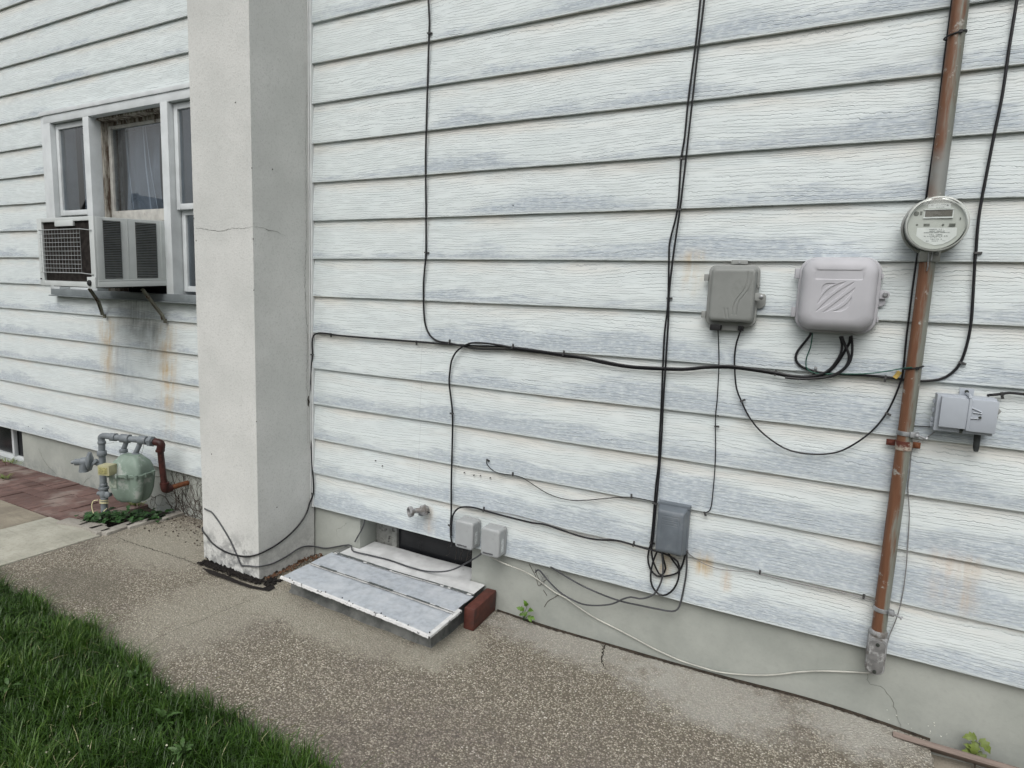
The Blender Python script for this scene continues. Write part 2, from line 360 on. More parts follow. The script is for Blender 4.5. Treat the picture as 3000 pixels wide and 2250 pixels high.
M_BOXD = plain('slate_grey_plastic', (0.125, 0.145, 0.165), 0.42, 0.12, 12, 0.1, dirt_or_glint=(0.19, 0.205, 0.22), dscale=14, dth=(0.52, 0.75))
M_BOXM = plain('mid_grey_plastic', (0.215, 0.225, 0.215), 0.5, 0.08, 8, 0.1, dirt_or_glint=(0.15, 0.155, 0.145), dscale=9, dth=(0.55, 0.8))
M_BOXMB = plain('mid_grey_plastic_base', (0.26, 0.27, 0.26), 0.5, 0.06, 8)
M_BOXL = plain('lilac_grey_plastic', (0.42, 0.42, 0.445), 0.55, 0.07, 6, 0.25, dirt_or_glint=(0.46, 0.47, 0.48), dscale=40, dth=(0.6, 0.8))
M_BOXN = plain('pale_blue_grey_plastic', (0.36, 0.39, 0.43), 0.45, 0.05, 8, 0.1)
M_BOXS = plain('light_grey_plastic', (0.33, 0.345, 0.35), 0.45, 0.05, 12, 0.1, dirt_or_glint=(0.24, 0.25, 0.25), dscale=18, dth=(0.56, 0.8))
M_STICK = plain('clear_sticker', (0.55, 0.58, 0.58), 0.25, 0.25, 120)
M_PRINT = plain('faded_black_print', (0.05, 0.05, 0.055), 0.7, 0.3, 60)
M_PRINTG = plain('grey_print', (0.16, 0.18, 0.18), 0.7, 0.3, 60)
M_TAG = plain('brass_tag', (0.48, 0.34, 0.10), 0.4, 0.3, 40, metal=0.4)
M_LEAF = plain('bright_leaf', (0.07, 0.14, 0.016), 0.5, 0.35, 30)
M_LEAFD = plain('dark_leaf', (0.020, 0.058, 0.014), 0.5, 0.5, 14)
M_LEAFO = plain('olive_leaf', (0.10, 0.135, 0.025), 0.5, 0.3, 24)
M_VINE = plain('dead_vine', (0.060, 0.048, 0.040), 0.9, 0.4, 40)
M_TRIM = plain('silver_white_trim', (0.56, 0.59, 0.60), 0.42, 0.07, 10, 0.1)
M_TRIMW = plain('white_trim', (0.66, 0.68, 0.68), 0.45, 0.06, 10, 0.1)
M_SILL = plain('dark_metal_sill', (0.21, 0.235, 0.245), 0.4, 0.12, 14, metal=0.2)
def peel():
    m = NM('peeling_paint_wood'); n = m.noise(m.map(m.obj, (30, 30, 5)), 1.0, 6, 0.7)
    return m.fin(m.ramp(n, [(0.0, (0.02, 0.013, 0.009)), (0.42, (0.06, 0.040, 0.028)), (0.5, (0.20, 0.18, 0.15)), (0.62, (0.40, 0.38, 0.34)), (1, (0.5, 0.48, 0.44))]), 0.85, m.bump(n, 0.008, 0.8))
M_PEEL = peel()
M_RAIL = plain('dirty_cream_wood', (0.37, 0.365, 0.34), 0.7, 0.15, 20, 0.4, dirt_or_glint=(0.12, 0.09, 0.07), dscale=14, dth=(0.58, 0.7))
M_CURT = plain('grey_net_curtain', (0.34, 0.35, 0.36), 0.9, 0.12, 5)
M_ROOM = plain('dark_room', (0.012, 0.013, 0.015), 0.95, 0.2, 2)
M_FINS = plain('dark_coil_fins', (0.055, 0.048, 0.044), 0.6, 0.4, 30)
M_ACW = plain('ac_grey_paint', (0.52, 0.55, 0.545), 0.45, 0.06, 7, 0.15, dirt_or_glint=(0.12, 0.125, 0.125), dscale=9, dth=(0.70, 0.76))
M_WIREW = plain('white_wire', (0.33, 0.35, 0.35), 0.4, 0.1, 20)
M_BRK = plain('bracket_paint', (0.20, 0.195, 0.155), 0.5, 0.3, 25, metal=0.2, dirt_or_glint=(0.09, 0.04, 0.02), dscale=20, dth=(0.55, 0.65))
M_MTR_G = plain('pale_green_meter_paint', (0.19, 0.25, 0.21), 0.5, 0.16, 9, 0.25, dirt_or_glint=(0.36, 0.39, 0.365), dscale=9, dth=(0.50, 0.62))  # the paler blotches are highlights put into the paint colour
M_INDEX = plain('yellowed_plastic', (0.36, 0.345, 0.215), 0.5, 0.15, 25, 0.2)
M_GREYP = plain('grey_pipe_paint', (0.165, 0.185, 0.20), 0.45, 0.15, 20, 0.3)
M_REDP = plain('dark_red_pipe', (0.040, 0.011, 0.009), 0.5, 0.4, 25, 0.3, dirt_or_glint=(0.09, 0.035, 0.02), dscale=30, dth=(0.58, 0.7))
M_RUSTP = plain('rusty_pipe', (0.17, 0.065, 0.030), 0.7, 0.3, 30, 0.4)
M_YWIRE = plain('yellow_wire', (0.62, 0.58, 0.36), 0.5, 0.1, 10)
def conduit_mat():
    m = NM('rusty_conduit'); x, y, z = m.sep(m.obj)
    n = m.noise(m.map(m.obj, (55, 55, 5)), 1.0, 5, 0.65); nb = m.noise(scale=3, detail=4)
    side = m.ss(m.math('ADD', x, m.math('MULTIPLY', m.math('SUBTRACT', n, 0.5), 0.075)), -0.006, 0.014)
    rust = m.mix(n, (0.085, 0.034, 0.020), (0.25, 0.125, 0.070)); gal = m.mix(n, (0.11, 0.115, 0.09), (0.26, 0.27, 0.24))
    colr = m.mix(side, rust, gal)
    zz = m.ss(m.math('ABSOLUTE', m.math('SUBTRACT', z, 1.62)), 0.05, 0.22, 1.0, 0.0)
    colr = m.mix(m.math('MULTIPLY', zz, m.ss(nb, 0.4, 0.6)), colr, (0.23, 0.24, 0.23))
    colr = m.mix(m.ss(m.noise(scale=26, detail=5, rough=0.7), 0.60, 0.68), colr, (0.32, 0.31, 0.28))
    return m.fin(colr, 0.55, m.bump(n, 0.002, 0.4), 0.15)
M_COND = conduit_mat()
M_DIECAST = plain('weathered_die_cast', (0.30, 0.305, 0.31), 0.55, 0.2, 30, 0.3, metal=0.2, dirt_or_glint=(0.15, 0.14, 0.13), dscale=22, dth=(0.45, 0.6))
M_MFACE = plain('meter_face', (0.46, 0.485, 0.455), 0.5, 0.03, 20)
M_MLABEL = plain('meter_label', (0.64, 0.67, 0.66), 0.5, 0.04, 20)
M_LCD = plain('grey_display', (0.135, 0.13, 0.115), 0.3, 0.12, 50)
M_MRING = plain('meter_ring', (0.36, 0.37, 0.35), 0.3, 0.15, 30, metal=0.6)
M_HOLE = plain('dark_slot', (0.03, 0.035, 0.03), 0.6, 0.2, 30)
def woodmat(name, a, b):
    m = NM(name); n = m.noise(m.map(m.obj, (3, 60, 60)), 1.0, 5, 0.65)
    return m.fin(m.mix(m.ss(n, 0.3, 0.7), a, b), 0.85, m.bump(n, 0.004, 0.7))
M_BOARD = woodmat('weathered_board', (0.10, 0.078, 0.066), (0.225, 0.18, 0.155))
def glass(name, tint=(0.8, 0.84, 0.86), k=0.30):
    m = NM(name); t = m.t; t.nodes.remove(m.b)
    tr = t.nodes.new('ShaderNodeBsdfTransparent'); tr.inputs[0].default_value = (*tint, 1)
    gl = t.nodes.new('ShaderNodeBsdfGlossy'); gl.inputs['Roughness'].default_value = 0.015; gl.inputs[0].default_value = (1, 1, 1, 1)
    fr = t.nodes.new('ShaderNodeFresnel'); fr.inputs[0].default_value = 1.9
    mx = t.nodes.new('ShaderNodeMixShader'); ge = t.nodes.new('ShaderNodeNewGeometry'); f2 = m.math('MULTIPLY', m.math('MULTIPLY', fr.outputs[0], k/0.12, clamp=True), m.math('SUBTRACT', 1.0, ge.outputs['Backfacing']))
    t.links.new(f2, mx.inputs[0]); t.links.new(tr.outputs[0], mx.inputs[1]); t.links.new(gl.outputs[0], mx.inputs[2]); t.links.new(mx.outputs[0], m.out.inputs[0])
    return m.m
M_GLASS = glass('window_glass', (0.72, 0.76, 0.80), 0.16); M_DOME = glass('meter_glass', (0.95, 0.96, 0.95), 0.03)
M_BASEG = plain('black_window_panel', (0.014, 0.015, 0.017), 0.22, 0.3, 6)
def grassmat():
    m = NM('grass_blades'); a = m.t.nodes.new('ShaderNodeAttribute'); a.attribute_name = 'tint'
    r, g, b = m.sep(a.outputs['Color'])
    colr = m.ramp(r, [(0.0, (0.010, 0.026, 0.003)), (0.5, (0.026, 0.070, 0.005)), (0.85, (0.075, 0.140, 0.020)), (0.97, (0.19, 0.24, 0.07)), (1.0, (0.34, 0.33, 0.18))])
    m.fin(colr, 0.45); m.b.inputs['Subsurface Weight'].default_value = 0.0
    return m.m
M_GRASS = grassmat()
M_LAWN = plain('lawn_soil', (0.012, 0.020, 0.007), 0.95, 0.4, 30, 0.5)

# ------------------------------------------------------------------ ground and paving
gm = MB(); gm.add([(-40, -40, -0.205), (40, -40, -0.205), (40, 40, -0.205), (-40, 40, -0.205)], [(0, 1, 2, 3)])
tag(gm.build('ground', M_LAWN, smooth=False), kind='structure')

def gz(x, y):    # gentle unevenness of the walk
    z = -0.14 + 0.004*sin(3.1*x+1)*cos(2.3*y) + 0.003*sin(7*x+2*y)
    z += 0.022*math.exp(-((x-0.02)/0.42)**2)*math.exp(-((y)/0.3)**2)
    return z
def path_mesh(poly_fn, x0, x1, y0, y1, n, m_, thick, name, mat, **kw):
    pass
NX, NY = 240, 70
xs = np.linspace(-3.905, 0.455, NX); pm = MB(); top = []
for i, x in enumerate(xs):
    yb = -1.22 + 0.01*sin(9*x)
    for j in range(NY):
        t = j/(NY-1); ya = 0.030
        y = yb+(ya-yb)*t
        xx = x
        if i == NX-1: xx = 0.45 + 0.008*sin(31*y) + 0.006*sin(77*y) - 0.05*max(0, (y+0.035)/0.065)**2
        if i == NX-2: xx = 0.44
        top.append((xx, y, gz(x, y) + (-0.01 if i == NX-1 else 0)))
pm.v = top; pm.f = [(i*NY+j, (i+1)*NY+j, (i+1)*NY+j+1, i*NY+j+1) for i in range(NX-1) for j in range(NY-1)]
nb = len(pm.v)
bot = [(v[0]+(0.01 if k >= (NX-1)*NY else 0), v[1], -0.2) for k, v in enumerate(top) if k >= (NX-1)*NY]
pm.v += bot; pm.f += [((NX-1)*NY+j, nb+j, nb+j+1, (NX-1)*NY+j+1) for j in range(NY-1)]
tag(pm.build('path', M_AGG, smooth=50), kind='structure')
# lower rough patch past the broken end of the walk
rp = MB(); n = 30
for i in range(n):
    for j in range(n):
        x = 0.40+1.6*i/(n-1); y = -1.3+1.34*j/(n-1)
        rp.v.append((x, y, -0.185 + 0.006*sin(13*x+5*y)+0.005*sin(23*y)+0.02*math.exp(-((x-1.2)/0.5)**2)))
rp.f = [(i*n+j, (i+1)*n+j, (i+1)*n+j+1, i*n+j+1) for i in range(n-1) for j in range(n-1)]
tag(rp.build('rough_ground', slabmat('rough_cement_ground', (0.22, 0.20, 0.16), (0.33, 0.30, 0.25), 120), smooth=60), kind='structure')
# smooth slab, darker slab, brick walk
def slab(name, x0, x1, y0, y1, z, mat):
    b = MB().box(x0, x1, y0, y1, -0.2, z); return tag(b.build(name, mat, loc=(x0, y0, z), bevel=0.008), kind='structure')
slab('pavement', -4.505, -3.912, -1.25, -0.472, -0.134, M_SLAB)
slab('pavement', -5.35, -4.515, -1.25, -0.478, -0.137, M_SLAB2)
slab('pavement', -7.2, -5.36, -1.25, -0.50, -0.140, M_SLAB2)
bb = MB()
for i in range(27):
    for j in range(3):
        x0 = -7.1+0.11*i; y0 = -0.465+0.165*j
        if x0 > -4.30 and not (y0 < -0.44 and x0 < -4.25): continue
        dz = random.uniform(-0.004, 0.004)
        bb.box(x0+0.0015, x0+0.1085, y0+0.0015, y0+0.1635, -0.19, -0.145+dz)
tag(bb.build('brick_paving', M_BRICK, bevel=0.004), kind='structure')
sm_ = MB(); n = 24
for i in range(n):
    for j in range(n):
        x = -4.42+0.6*i/(n-1); y = -0.47+0.52*j/(n-1)
        sm_.v.append((x, y, -0.165+0.012*sin(17*x)*cos(21*y)+random.uniform(0, 0.008)))
sm_.f = [(i*n+j, (i+1)*n+j, (i+1)*n+j+1, i*n+j+1) for i in range(n-1) for j in range(n-1)]
tag(sm_.build('soil_bed', M_SOIL, smooth=60), kind='structure')
# edging bricks around the bed
eb = [((-4.245, -0.452), 0.13, 0.045, 0.25), ((-4.10, -0.425), 0.10, 0.05, 0.05), ((-3.995, -0.435), 0.09, 0.045, -0.12), ((-3.93, -0.36), 0.05, 0.10, 0.1), ((-3.90, -0.20), 0.045, 0.12, -0.05), ((-3.87, -0.05), 0.045, 0.08, 0.02)]
lab = ['broken end brick edging the soil bed beside the red brick paving', 'second edging brick from the red paving, at the corner of the pale slab', 'edging brick nearest the corner where slab and walk meet',
       'edging brick running back toward the wall from the slab corner', 'worn edging brick between gas meter bed and walk, middle of the side row', 'edging brick touching the house foundation']
for (c, hx, hy, a), l in zip(eb, lab):
    mb = MB().obox((c[0], c[1], -0.150), (cos(a), sin(a), 0), (-sin(a), cos(a), 0), (0.02, 0.0, 1), hx/1.3, hy, 0.03)
    tag(mb.build('edging_brick', M_EDGE, loc=(c[0], c[1], -0.17), bevel=0.008), l, 'brick', 'old bricks edging the gas meter bed')

def wiggle(pts, w, z=None, y=None, x=None, amp=0.006, up=0.0015, wj=0.5):   # thin irregular crack as a raised strip with thickness
    P = spline(pts, 0.012); mb = MB(); m = len(P); L = []; R = []
    for i, p in enumerate(P):
        t = (P[min(i+1, m-1)]-P[max(i-1, 0)]).normalized()
        nrm = Vector((0, 0, 1)) if z else (Vector((0, -1, 0)) if y else Vector((1, 0, 0)))
        s = t.cross(nrm).normalized(); o = random.uniform(-amp, amp)
        ww = w*(1+random.uniform(-wj, wj))*(0.3+0.7*sin(pi*min(1, max(0.06, i/(m-1)*0.94+0.03))))
        L.append(p+s*(o-ww)+nrm*up); R.append(p+s*(o+ww)+nrm*up)
    for i in range(m-1):
        mb.add([L[i], R[i], R[i+1], L[i+1]], [(0, 1, 2, 3)])
    return mb
# joints and cracks of the walk
def gpt(px, py): p = G(px, py, -0.135); return Vector((p.x, p.y, gz(p.x, p.y)))
for k, (pts, w) in enumerate(([((330, 1568), (420, 1600), (500, 1625), (560, 1645), (600, 1658)), 0.0022], [((430, 1880), (520, 1840), (600, 1810), (700, 1770), (768, 1744)), 0.0011],
                 [((1778, 1878), (1768, 1895), (1768, 1915), (1764, 1938), (1773, 1958)), 0.0032], [((1760, 1880), (1768, 1893), (1772, 1900)), 0.002])):
    pts3 = [gpt(*p) for p in pts]; dense = [Vector((q.x, q.y, gz(q.x, q.y))) for q in spline(pts3, 0.02)]
    tag(wiggle(dense, w, z=True, up=0.0025).build('path_crack', M_SOIL, smooth=False), kind='structure')
# dirt and grit caught along the foot of the wall
xs_ = np.arange(-1.37, 0.45, 0.008); dm = MB(); pr = None
for x in xs_:
    w1 = 0.004+0.008*abs(math.sin(x*7.3))*random.uniform(0.3, 1.2); a = (x, 0.028, gz(x, 0)+0.009); b = (x, 0.028-w1-random.uniform(0, 0.004), gz(x, 0)+0.0025)
    if pr: dm.add([pr[0], pr[1], b, a], [(0, 1, 2, 3)])
    pr = (a, b)
tag(dm.build('dirt_line', M_SOIL, smooth=False), kind='stuff')

def lump(mb, c, r, n=7, sq=0.5):
    c = Vector(c); rr = []
    for k in range(5):
        ph = -pi/2+pi*k/4
        rr.append([(c.x+r*cos(ph)*cos(2*pi*j/n)*random.uniform(0.7, 1.2), c.y+r*cos(ph)*sin(2*pi*j/n)*random.uniform(0.7, 1.2), c.z+r*sq*sin(ph)+random.uniform(-.15, .15)*r) for j in range(n)])
    mb.rings(rr)
# crumbled opening at chimney foot: inner shade as a black sheet, plus debris
db = MB()
hole = [(590, 1662), (625, 1672), (660, 1684), (700, 1702), (740, 1716), (770, 1722), (800, 1712), (806, 1722), (788, 1732), (765, 1728), (730, 1722), (690, 1708), (650, 1693), (612, 1680)]
hp = [G(px, py, -0.135) for px, py in hole]
db.add([(p.x, p.y, -0.1345) for p in hp], [tuple(range(len(hp)))])
for _ in range(420):
    t = random.random()
    if t < 0.85: p = Vector((-3.06+0.47*random.random(), -0.372-0.046*random.random()**1.3, -0.133+0.006*random.random()))
    else: p = Vector((-2.60+0.09*random.random(), -0.40+0.09*random.random(), -0.132))
    lump(db, p, random.uniform(0.004, 0.012))
tag(db.build('debris_and_shade', M_DEBRIS_SHADE, smooth=False), kind='stuff')
# leaf litter along the chimney side
lt = MB()
for _ in range(220):
    t = random.random(); p = Vector((-2.595+random.gauss(0.012, 0.012)+0.03*(t > .8), -0.36+0.38*t, -0.128+random.random()*0.02*(t > .6)))
    lump(lt, p, random.uniform(0.002, 0.007), 5)
tag(lt.build('leaf_litter', plain('brown_litter', (0.11, 0.055, 0.03), 0.9, 0.5, 50), smooth=False), kind='stuff')
gr = MB()
for _ in range(170):   # loose grit and twigs by the gas meter corner
    p = Vector((-3.1-0.75*random.random(), 0.01-0.30*random.random()**1.6, -0.134)); lump(gr, p, random.uniform(0.002, 0.007), 5)
tag(gr.build('loose_grit', plain('dark_grit', (0.06, 0.045, 0.035), 0.9, 0.5, 50), smooth=False), kind='stuff')

# ------------------------------------------------------------------ house
house = thing('house', (0, 0, 0), 'house wall of weathered white wood-grain boards on a grey parged foundation', 'house')
WX0, WX1, WZ0, WZ1 = -5.215, -2.9, 1.362, 2.60
sb = MB()
def courses(x0, x1, za, zb):
    k0 = int(math.floor((za-Z0)/E+1e-6)); k1 = int(math.ceil((zb-Z0)/E-1e-6))
    nx = max(2, int((x1-x0)/0.25))
    for k in range(k0, k1):
        z = Z0+k*E; prof = [(0.0205, z+0.007), (0.017, z+0.001), (0.004, z-0.0015), (0.0005, z+0.0005), (0.0, z+0.004), (0.0005, z+0.02), (0.0105, z+E*0.72), (0.0165, z+E+0.006)]
        prof = [(y, min(max(q, za), zb)) for y, q in prof]
        rows = []
        for i in range(nx+1):
            x = x0+(x1-x0)*i/nx; wv = 0.0012*sin(x*2.1+k*1.7)+0.0008*sin(x*5.3+k)
            rows.append([(x, y, q+wv) for y, q in prof])
        vs = [p for r in rows for p in r]; m = len(prof)
        sb.add(vs, [(i*m+j, i*m+j+1, (i+1)*m+j+1, (i+1)*m+j) for i in range(nx) for j in range(m-1)])
ZT = Z0+E*22
courses(-10.0, WX0, Z0, ZT); courses(WX0, WX1, Z0, WZ0); courses(WX0, WX1, WZ1, ZT); courses(WX1, 3.2, Z0, ZT)
sb.box(-10, WX0, 0.024, 0.05, Z0+0.01, ZT); sb.box(WX1, 3.2, 0.024, 0.05, Z0+0.01, ZT); sb.box(WX0, WX1, 0.024, 0.05, Z0+0.01, WZ0-0.01); sb.box(WX0, WX1, 0.024, 0.05, WZ1+0.01, ZT)
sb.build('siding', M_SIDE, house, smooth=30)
nl = MB()
for px, py in ((1145, 128), (1504, 602), (1345, 1365+0), (1120, 1365), (1100, 1350), (1360, 1385), (1388, 1392), (1407, 1394), (1436, 1400), (125, 1255), (84, 1249), (2104, 1218), (2189, 773), (136, 1279)):
    p = W(px, py, 0.004); nl.lathe([(0.0028, 0.004), (0.0028, -0.003), (0.001, -0.004)], p, (0, 1, 0), 8)
build_split(nl, 'siding_nail', M_BLACK, house)
# foundation with two window openings
fb = MB()
FY, FZT, FZB = 0.03, 0.215, -0.45
OX0, OX1 = -2.27, -1.53
for a, b in ((-10, -6.9), (-5.965, -2.7), (-2.7, OX0), (OX1, 3.2)):
    fb.box(a, b, FY, 0.28, FZB, FZT)
fb.box(-6.9, -5.965, FY+0.001, 0.28, FZB, -0.17); fb.box(OX0, OX1, FY+0.001, 0.28, FZB, -0.09)
fo = fb.build('foundation', M_FND, house, bevel=0.004)
def cr(obj_parent, pts, y, w=0.0012, mat=M_SOIL, amp=0.004, name='crack'):
    mb = wiggle([W(px, py, y) for px, py in pts], w, y=True, amp=amp, up=0.001); return mb.build(name, mat, obj_parent, smooth=False)
M_CRACK = plain('dark_crack', (0.10, 0.10, 0.09), 0.9, 0.3, 30)
cr(fo, [(2540, 1960), (2540, 1982), (2543, 1998), (2560, 2005), (2580, 2010), (2600, 2030), (2615, 2060), (2630, 2100), (2645, 2140)], FY, 0.0007, M_CRACK)
cr(fo, [(112, 1312), (130, 1350), (150, 1375), (175, 1400)], FY, 0.0012, M_CRACK); cr(fo, [(272, 1392), (250, 1410), (235, 1432)], FY, 0.001, M_CRACK)
cr(fo, [(1020, 1530), (1000, 1545), (985, 1550), (990, 1575)], FY, 0.0005, M_CRACK)
ch_ = MB()
for _ in range(12):
    p = W(2580+random.random()*230, 2085+random.random()*25, FY); p.z += -0.02-0.0*p.x; lump(ch_, (p.x, FY-0.0005, -0.055-0.06*random.random()), random.uniform(0.0012, 0.003), 6, 0.6)
build_split(ch_, 'chipped_spot', plain('bare_white_chip', (0.6, 0.6, 0.55), 0.8, 0.1, 20), fo, smooth=False)
# basement window behind the well: weathered frame, black panel
bw = MB(); bw.box(OX0, OX0+0.13, 0.165, 0.20, -0.085, 0.215); bw.box(OX0+0.13, OX0+0.165, 0.15, 0.185, -0.085, 0.215); bw.box(OX0, OX1, 0.16, 0.2, 0.17, 0.215)
bwo = bw.build('basement_window', plain('weathered_grey_wood', (0.25, 0.255, 0.24), 0.8, 0.25, 25, 0.5, dirt_or_glint=(0.07, 0.07, 0.065), dscale=25, dth=(0.5, 0.65)), house, bevel=0.003)
MB().box(OX0+0.165, OX1, 0.172, 0.18, -0.088, 0.17).build('window_panel', M_BASEG, bwo)
MB().add([(OX0+0.3, 0.1690, 0.1), (OX0+0.302, 0.1690, 0.1), (OX0+0.302, 0.1690, -0.05)], [(0, 1, 2)])
bl = MB(); bl.box(-6.9, -5.965, 0.13, 0.16, -0.17, -0.13); bl.box(-6.02, -5.985, 0.12, 0.15, -0.13, 0.215); bl.box(-6.36, -6.325, 0.12, 0.15, -0.13, 0.215); bl.box(-6.9, -5.965, 0.13, 0.16, 0.18, 0.215)
blo = bl.build('basement_window', M_TRIM, house, bevel=0.003)
MB().box(-6.9, -5.97, 0.155, 0.165, -0.17, 0.215).build('window_panel', M_BASEG, blo)
# chimney
CX0, CX1, CY = -3.065, -2.612, -0.375
cb = MB(); NZ = 60; ring = []
zs = [-0.135+0.012*0]+[-0.12+0.02*k for k in range(12)]+[0.12+0.35*k for k in range(1, 12)]+[4.7]
def cring(z, jag=0.0):
    pts = []
    for a, b in (((CX0, CY), (CX1, CY)), ((CX1, CY), (CX1, 0.02)), ((CX1, 0.02), (CX0, 0.02)), ((CX0, 0.02), (CX0, CY))):
        for k in range(40):
            t = k/40; x = a[0]+(b[0]-a[0])*t; y = a[1]+(b[1]-a[1])*t
            j = jag*random.random()
            zz = z+j+(jag*0.9 if jag else 0)*max(0, (CX1-x)/0.45)*(1 if y < CY+0.01 else 0)
            pts.append((x, y, zz))
    return pts
rg = [cring(-0.142, 0.020)]+[cring(z) for z in (-0.09, -0.05, 0, 0.1, 0.3, 0.6, 1.0, 1.5, 2, 2.5, 3, 3.6, 4.6)]
cb.rings(rg)
chim = cb.build('chimney', M_CHIM, house, smooth=30)
wiggle([X(px, py, CX1+0.0005) for px, py in ((898, 270), (897, 330), (896, 420), (897, 520), (896, 600), (897, 700), (893, 800), (896, 900), (901, 1000), (899, 1100), (900, 1180), (901, 1300))], 0.0009, x=True, amp=0.004, up=0.001).build('crack', M_CRACK, chim, smooth=False)
cr(chim, [(574, 668), (600, 670), (640, 678), (665, 672), (690, 668), (720, 668), (742, 664)], CY, 0.0010, M_CRACK)
wiggle([X(px, py, CX1+0.0005) for px, py in ((745, 664), (780, 672), (810, 680), (835, 690))], 0.0008, x=True, amp=0.004, up=0.001).build('crack', M_CRACK, chim, smooth=False)
wiggle([X(px, py, CX1+0.0005) for px, py in ((903, 1160), (903, 1178), (904, 1192))], 0.005, x=True, amp=0.003, up=0.001).build('chip', M_SOIL, chim, smooth=False)
pm_ = MB()
for px, py in ((798, 496), (811, 1486)): q = X(px, py, CX1); pm_.lathe([(0.004, 0.001), (0.003, 0.002)], q, (1, 0, 0), 7)
for px, py in ((738, 492), (742, 700), (744, 850), (568, 640), (575, 705), (752, 1235), (620, 1330), (690, 300)): q = W(px, py, CY); pm_.lathe([(0.004, 0.0005), (0.0028, 0.002)], q, (0, -1, 0), 7)
build_split(pm_, 'pit', M_CRACK, chim)
# corner trim between chimney and boards
tb = MB(); tb.box(CX1+0.001, CX1+0.006, -0.010, 0.02, Z0-0.0, ZT); tb.box(CX1+0.012, CX1+0.020, -0.007, 0.02, Z0-0.0, ZT)
tb.build('corner_trim', M_TRIMW, house, bevel=0.001)

# window unit: part of the house; sashes, panes, curtain, sill are its sub-parts
wf = MB(); H1, H0 = WZ1, WZ0
wf.box(WX0-0.055, WX1, -0.028, 0.05, H1-0.005, H1+0.022)                   # head flashing
wf.box(WX0-0.012, WX1, -0.020, 0.10, H1-0.060, H1-0.005)
wf.box(WX0-0.055, WX0, -0.016, 0.05, H0, H1-0.005); wf.box(WX0, WX0+0.075, -0.022, 0.15, H0, H1-0.06)
wf.box(-4.725, -4.655, -0.020, 0.06, H0, H1-0.06)     # mullion left
wf.box(-3.855, -3.785, -0.026, 0.15, H0, H1-0.06)     # mullion right
win = wf.build('window', M_TRIM, house, bevel=0.003)
win['label'] = 'triple window with pale aluminium frame'
sl = MB(); sl.box(WX0-0.02, WX1, -0.035, 0.12, H0-0.045, H0); sl.box(WX0-0.025, WX1, -0.05, 0.02, H0-0.055, H0-0.046)
sl.build('sill', M_SILL, win, bevel=0.003)
def sash(name, x0, x1, z0, z1, y, fw, mat, gx=M_GLASS):
    b = MB(); b.box(x0, x0+fw, y, y+0.03, z0, z1); b.box(x1-fw, x1, y, y+0.03, z0, z1); b.box(x0+fw, x1-fw, y, y+0.03, z0, z0+fw); b.box(x0+fw, x1-fw, y, y+0.03, z1-fw, z1)
    b.build(name, mat, win, bevel=0.003)
    MB().box(x0+fw, x1-fw, y+0.014, y+0.018, z0+fw, z1-fw).build('glass_pane', gx, win, smooth=False)
sash('sash', -5.135, -4.73, 1.895, 2.535, 0.012, 0.036, M_TRIM); sash('sash', -5.135, -4.73, H0, 1.90, 0.045, 0.030, M_TRIM)
sash('sash', -3.78, -3.15, 1.895, 2.535, 0.012, 0.036, M_TRIM); sash('sash', -3.78, -3.15, H0+0.02, 1.90, 0.045, 0.036, M_TRIM)
# middle light: no storm sash, bare peeling jamb
jb = MB(); jb.box(-4.695, -4.655, 0.06, 0.20, H0, H1-0.06); jb.box(-4.655, -4.645, 0.06, 0.20, H0, H1-0.06); jb.box(-4.655, -3.855, 0.10, 0.2, H1-0.098, H1-0.06); jb.box(-4.66, -3.855, 0.03, 0.10, H1-0.075, H1-0.06)
jb.build('peeling_jamb', M_PEEL, win, bevel=0.004, label='bare window jamb with peeling brown and cream paint')
ms = MB(); ms.box(-4.645, -4.612, 0.10, 0.14, 1.86, H1-0.10); ms.box(-4.612, -3.855, 0.10, 0.14, 1.845, 1.925); ms.box(-4.612, -3.855, 0.10, 0.14, H1-0.12, H1-0.10)
ms.build('middle_sash', M_RAIL, win, bevel=0.003); MB().box(-4.612, -3.855, 0.115, 0.119, 1.92, H1-0.12).build('glass_pane', M_GLASS, win, smooth=False)
hk = MB(); hk.tube([W(338, 335, 0.09), W(341, 348, 0.09), W(345, 362, 0.08)], 0.0022, 6); hk.tube([W(366, 335, 0.09), W(368, 348, 0.09), W(371, 358, 0.08)], 0.0022, 6)
build_split(hk, 'curtain_hook', M_WIREW, win)
cu = MB()
def curtain(x0, x1, z0, z1, y, dens, amp):
    n = 90; vs = []
    for j in range(12):
        t = j/11; z = z1+(z0-z1)*t
        for i in range(n):
            s = i/(n-1); x = x0+(x1-x0)*s; vs.append((x, y+amp*sin(s*dens+2*sin(s*5))*(0.5+0.5*t)+0.01*sin(t*4+s*9), z))
    cu.add(vs, [(j*n+i, j*n+i+1, (j+1)*n+i+1, (j+1)*n+i) for j in range(11) for i in range(n-1)])
curtain(-5.1, -4.76, H0, 2.5, 0.16, 34, 0.018); curtain(-4.62, -4.23, 1.85, 2.49, 0.20, 22, 0.018); curtain(-4.21, -3.86, 1.85, 2.49, 0.20, 17, 0.018); curtain(-3.75, -3.1, H0, 2.5, 0.16, 50, 0.02)
cu.build('curtain', M_CURT, win, smooth=60)
hm = MB()
for a_, b_, r in (((418, 365), (443, 615), .007), ((425, 370), (462, 612), .004), ((368, 380), (392, 612), .004)): hm.tube([W(a_[0], a_[1], .175), W((a_[0]+b_[0])/2-3, (a_[1]+b_[1])/2, .175), W(b_[0], b_[1], .175)], r, 6, flat=0.4)
build_split(hm, 'curtain_hem', plain('pale_hem', (0.62, 0.63, 0.64), 0.8, 0.05, 5), win)
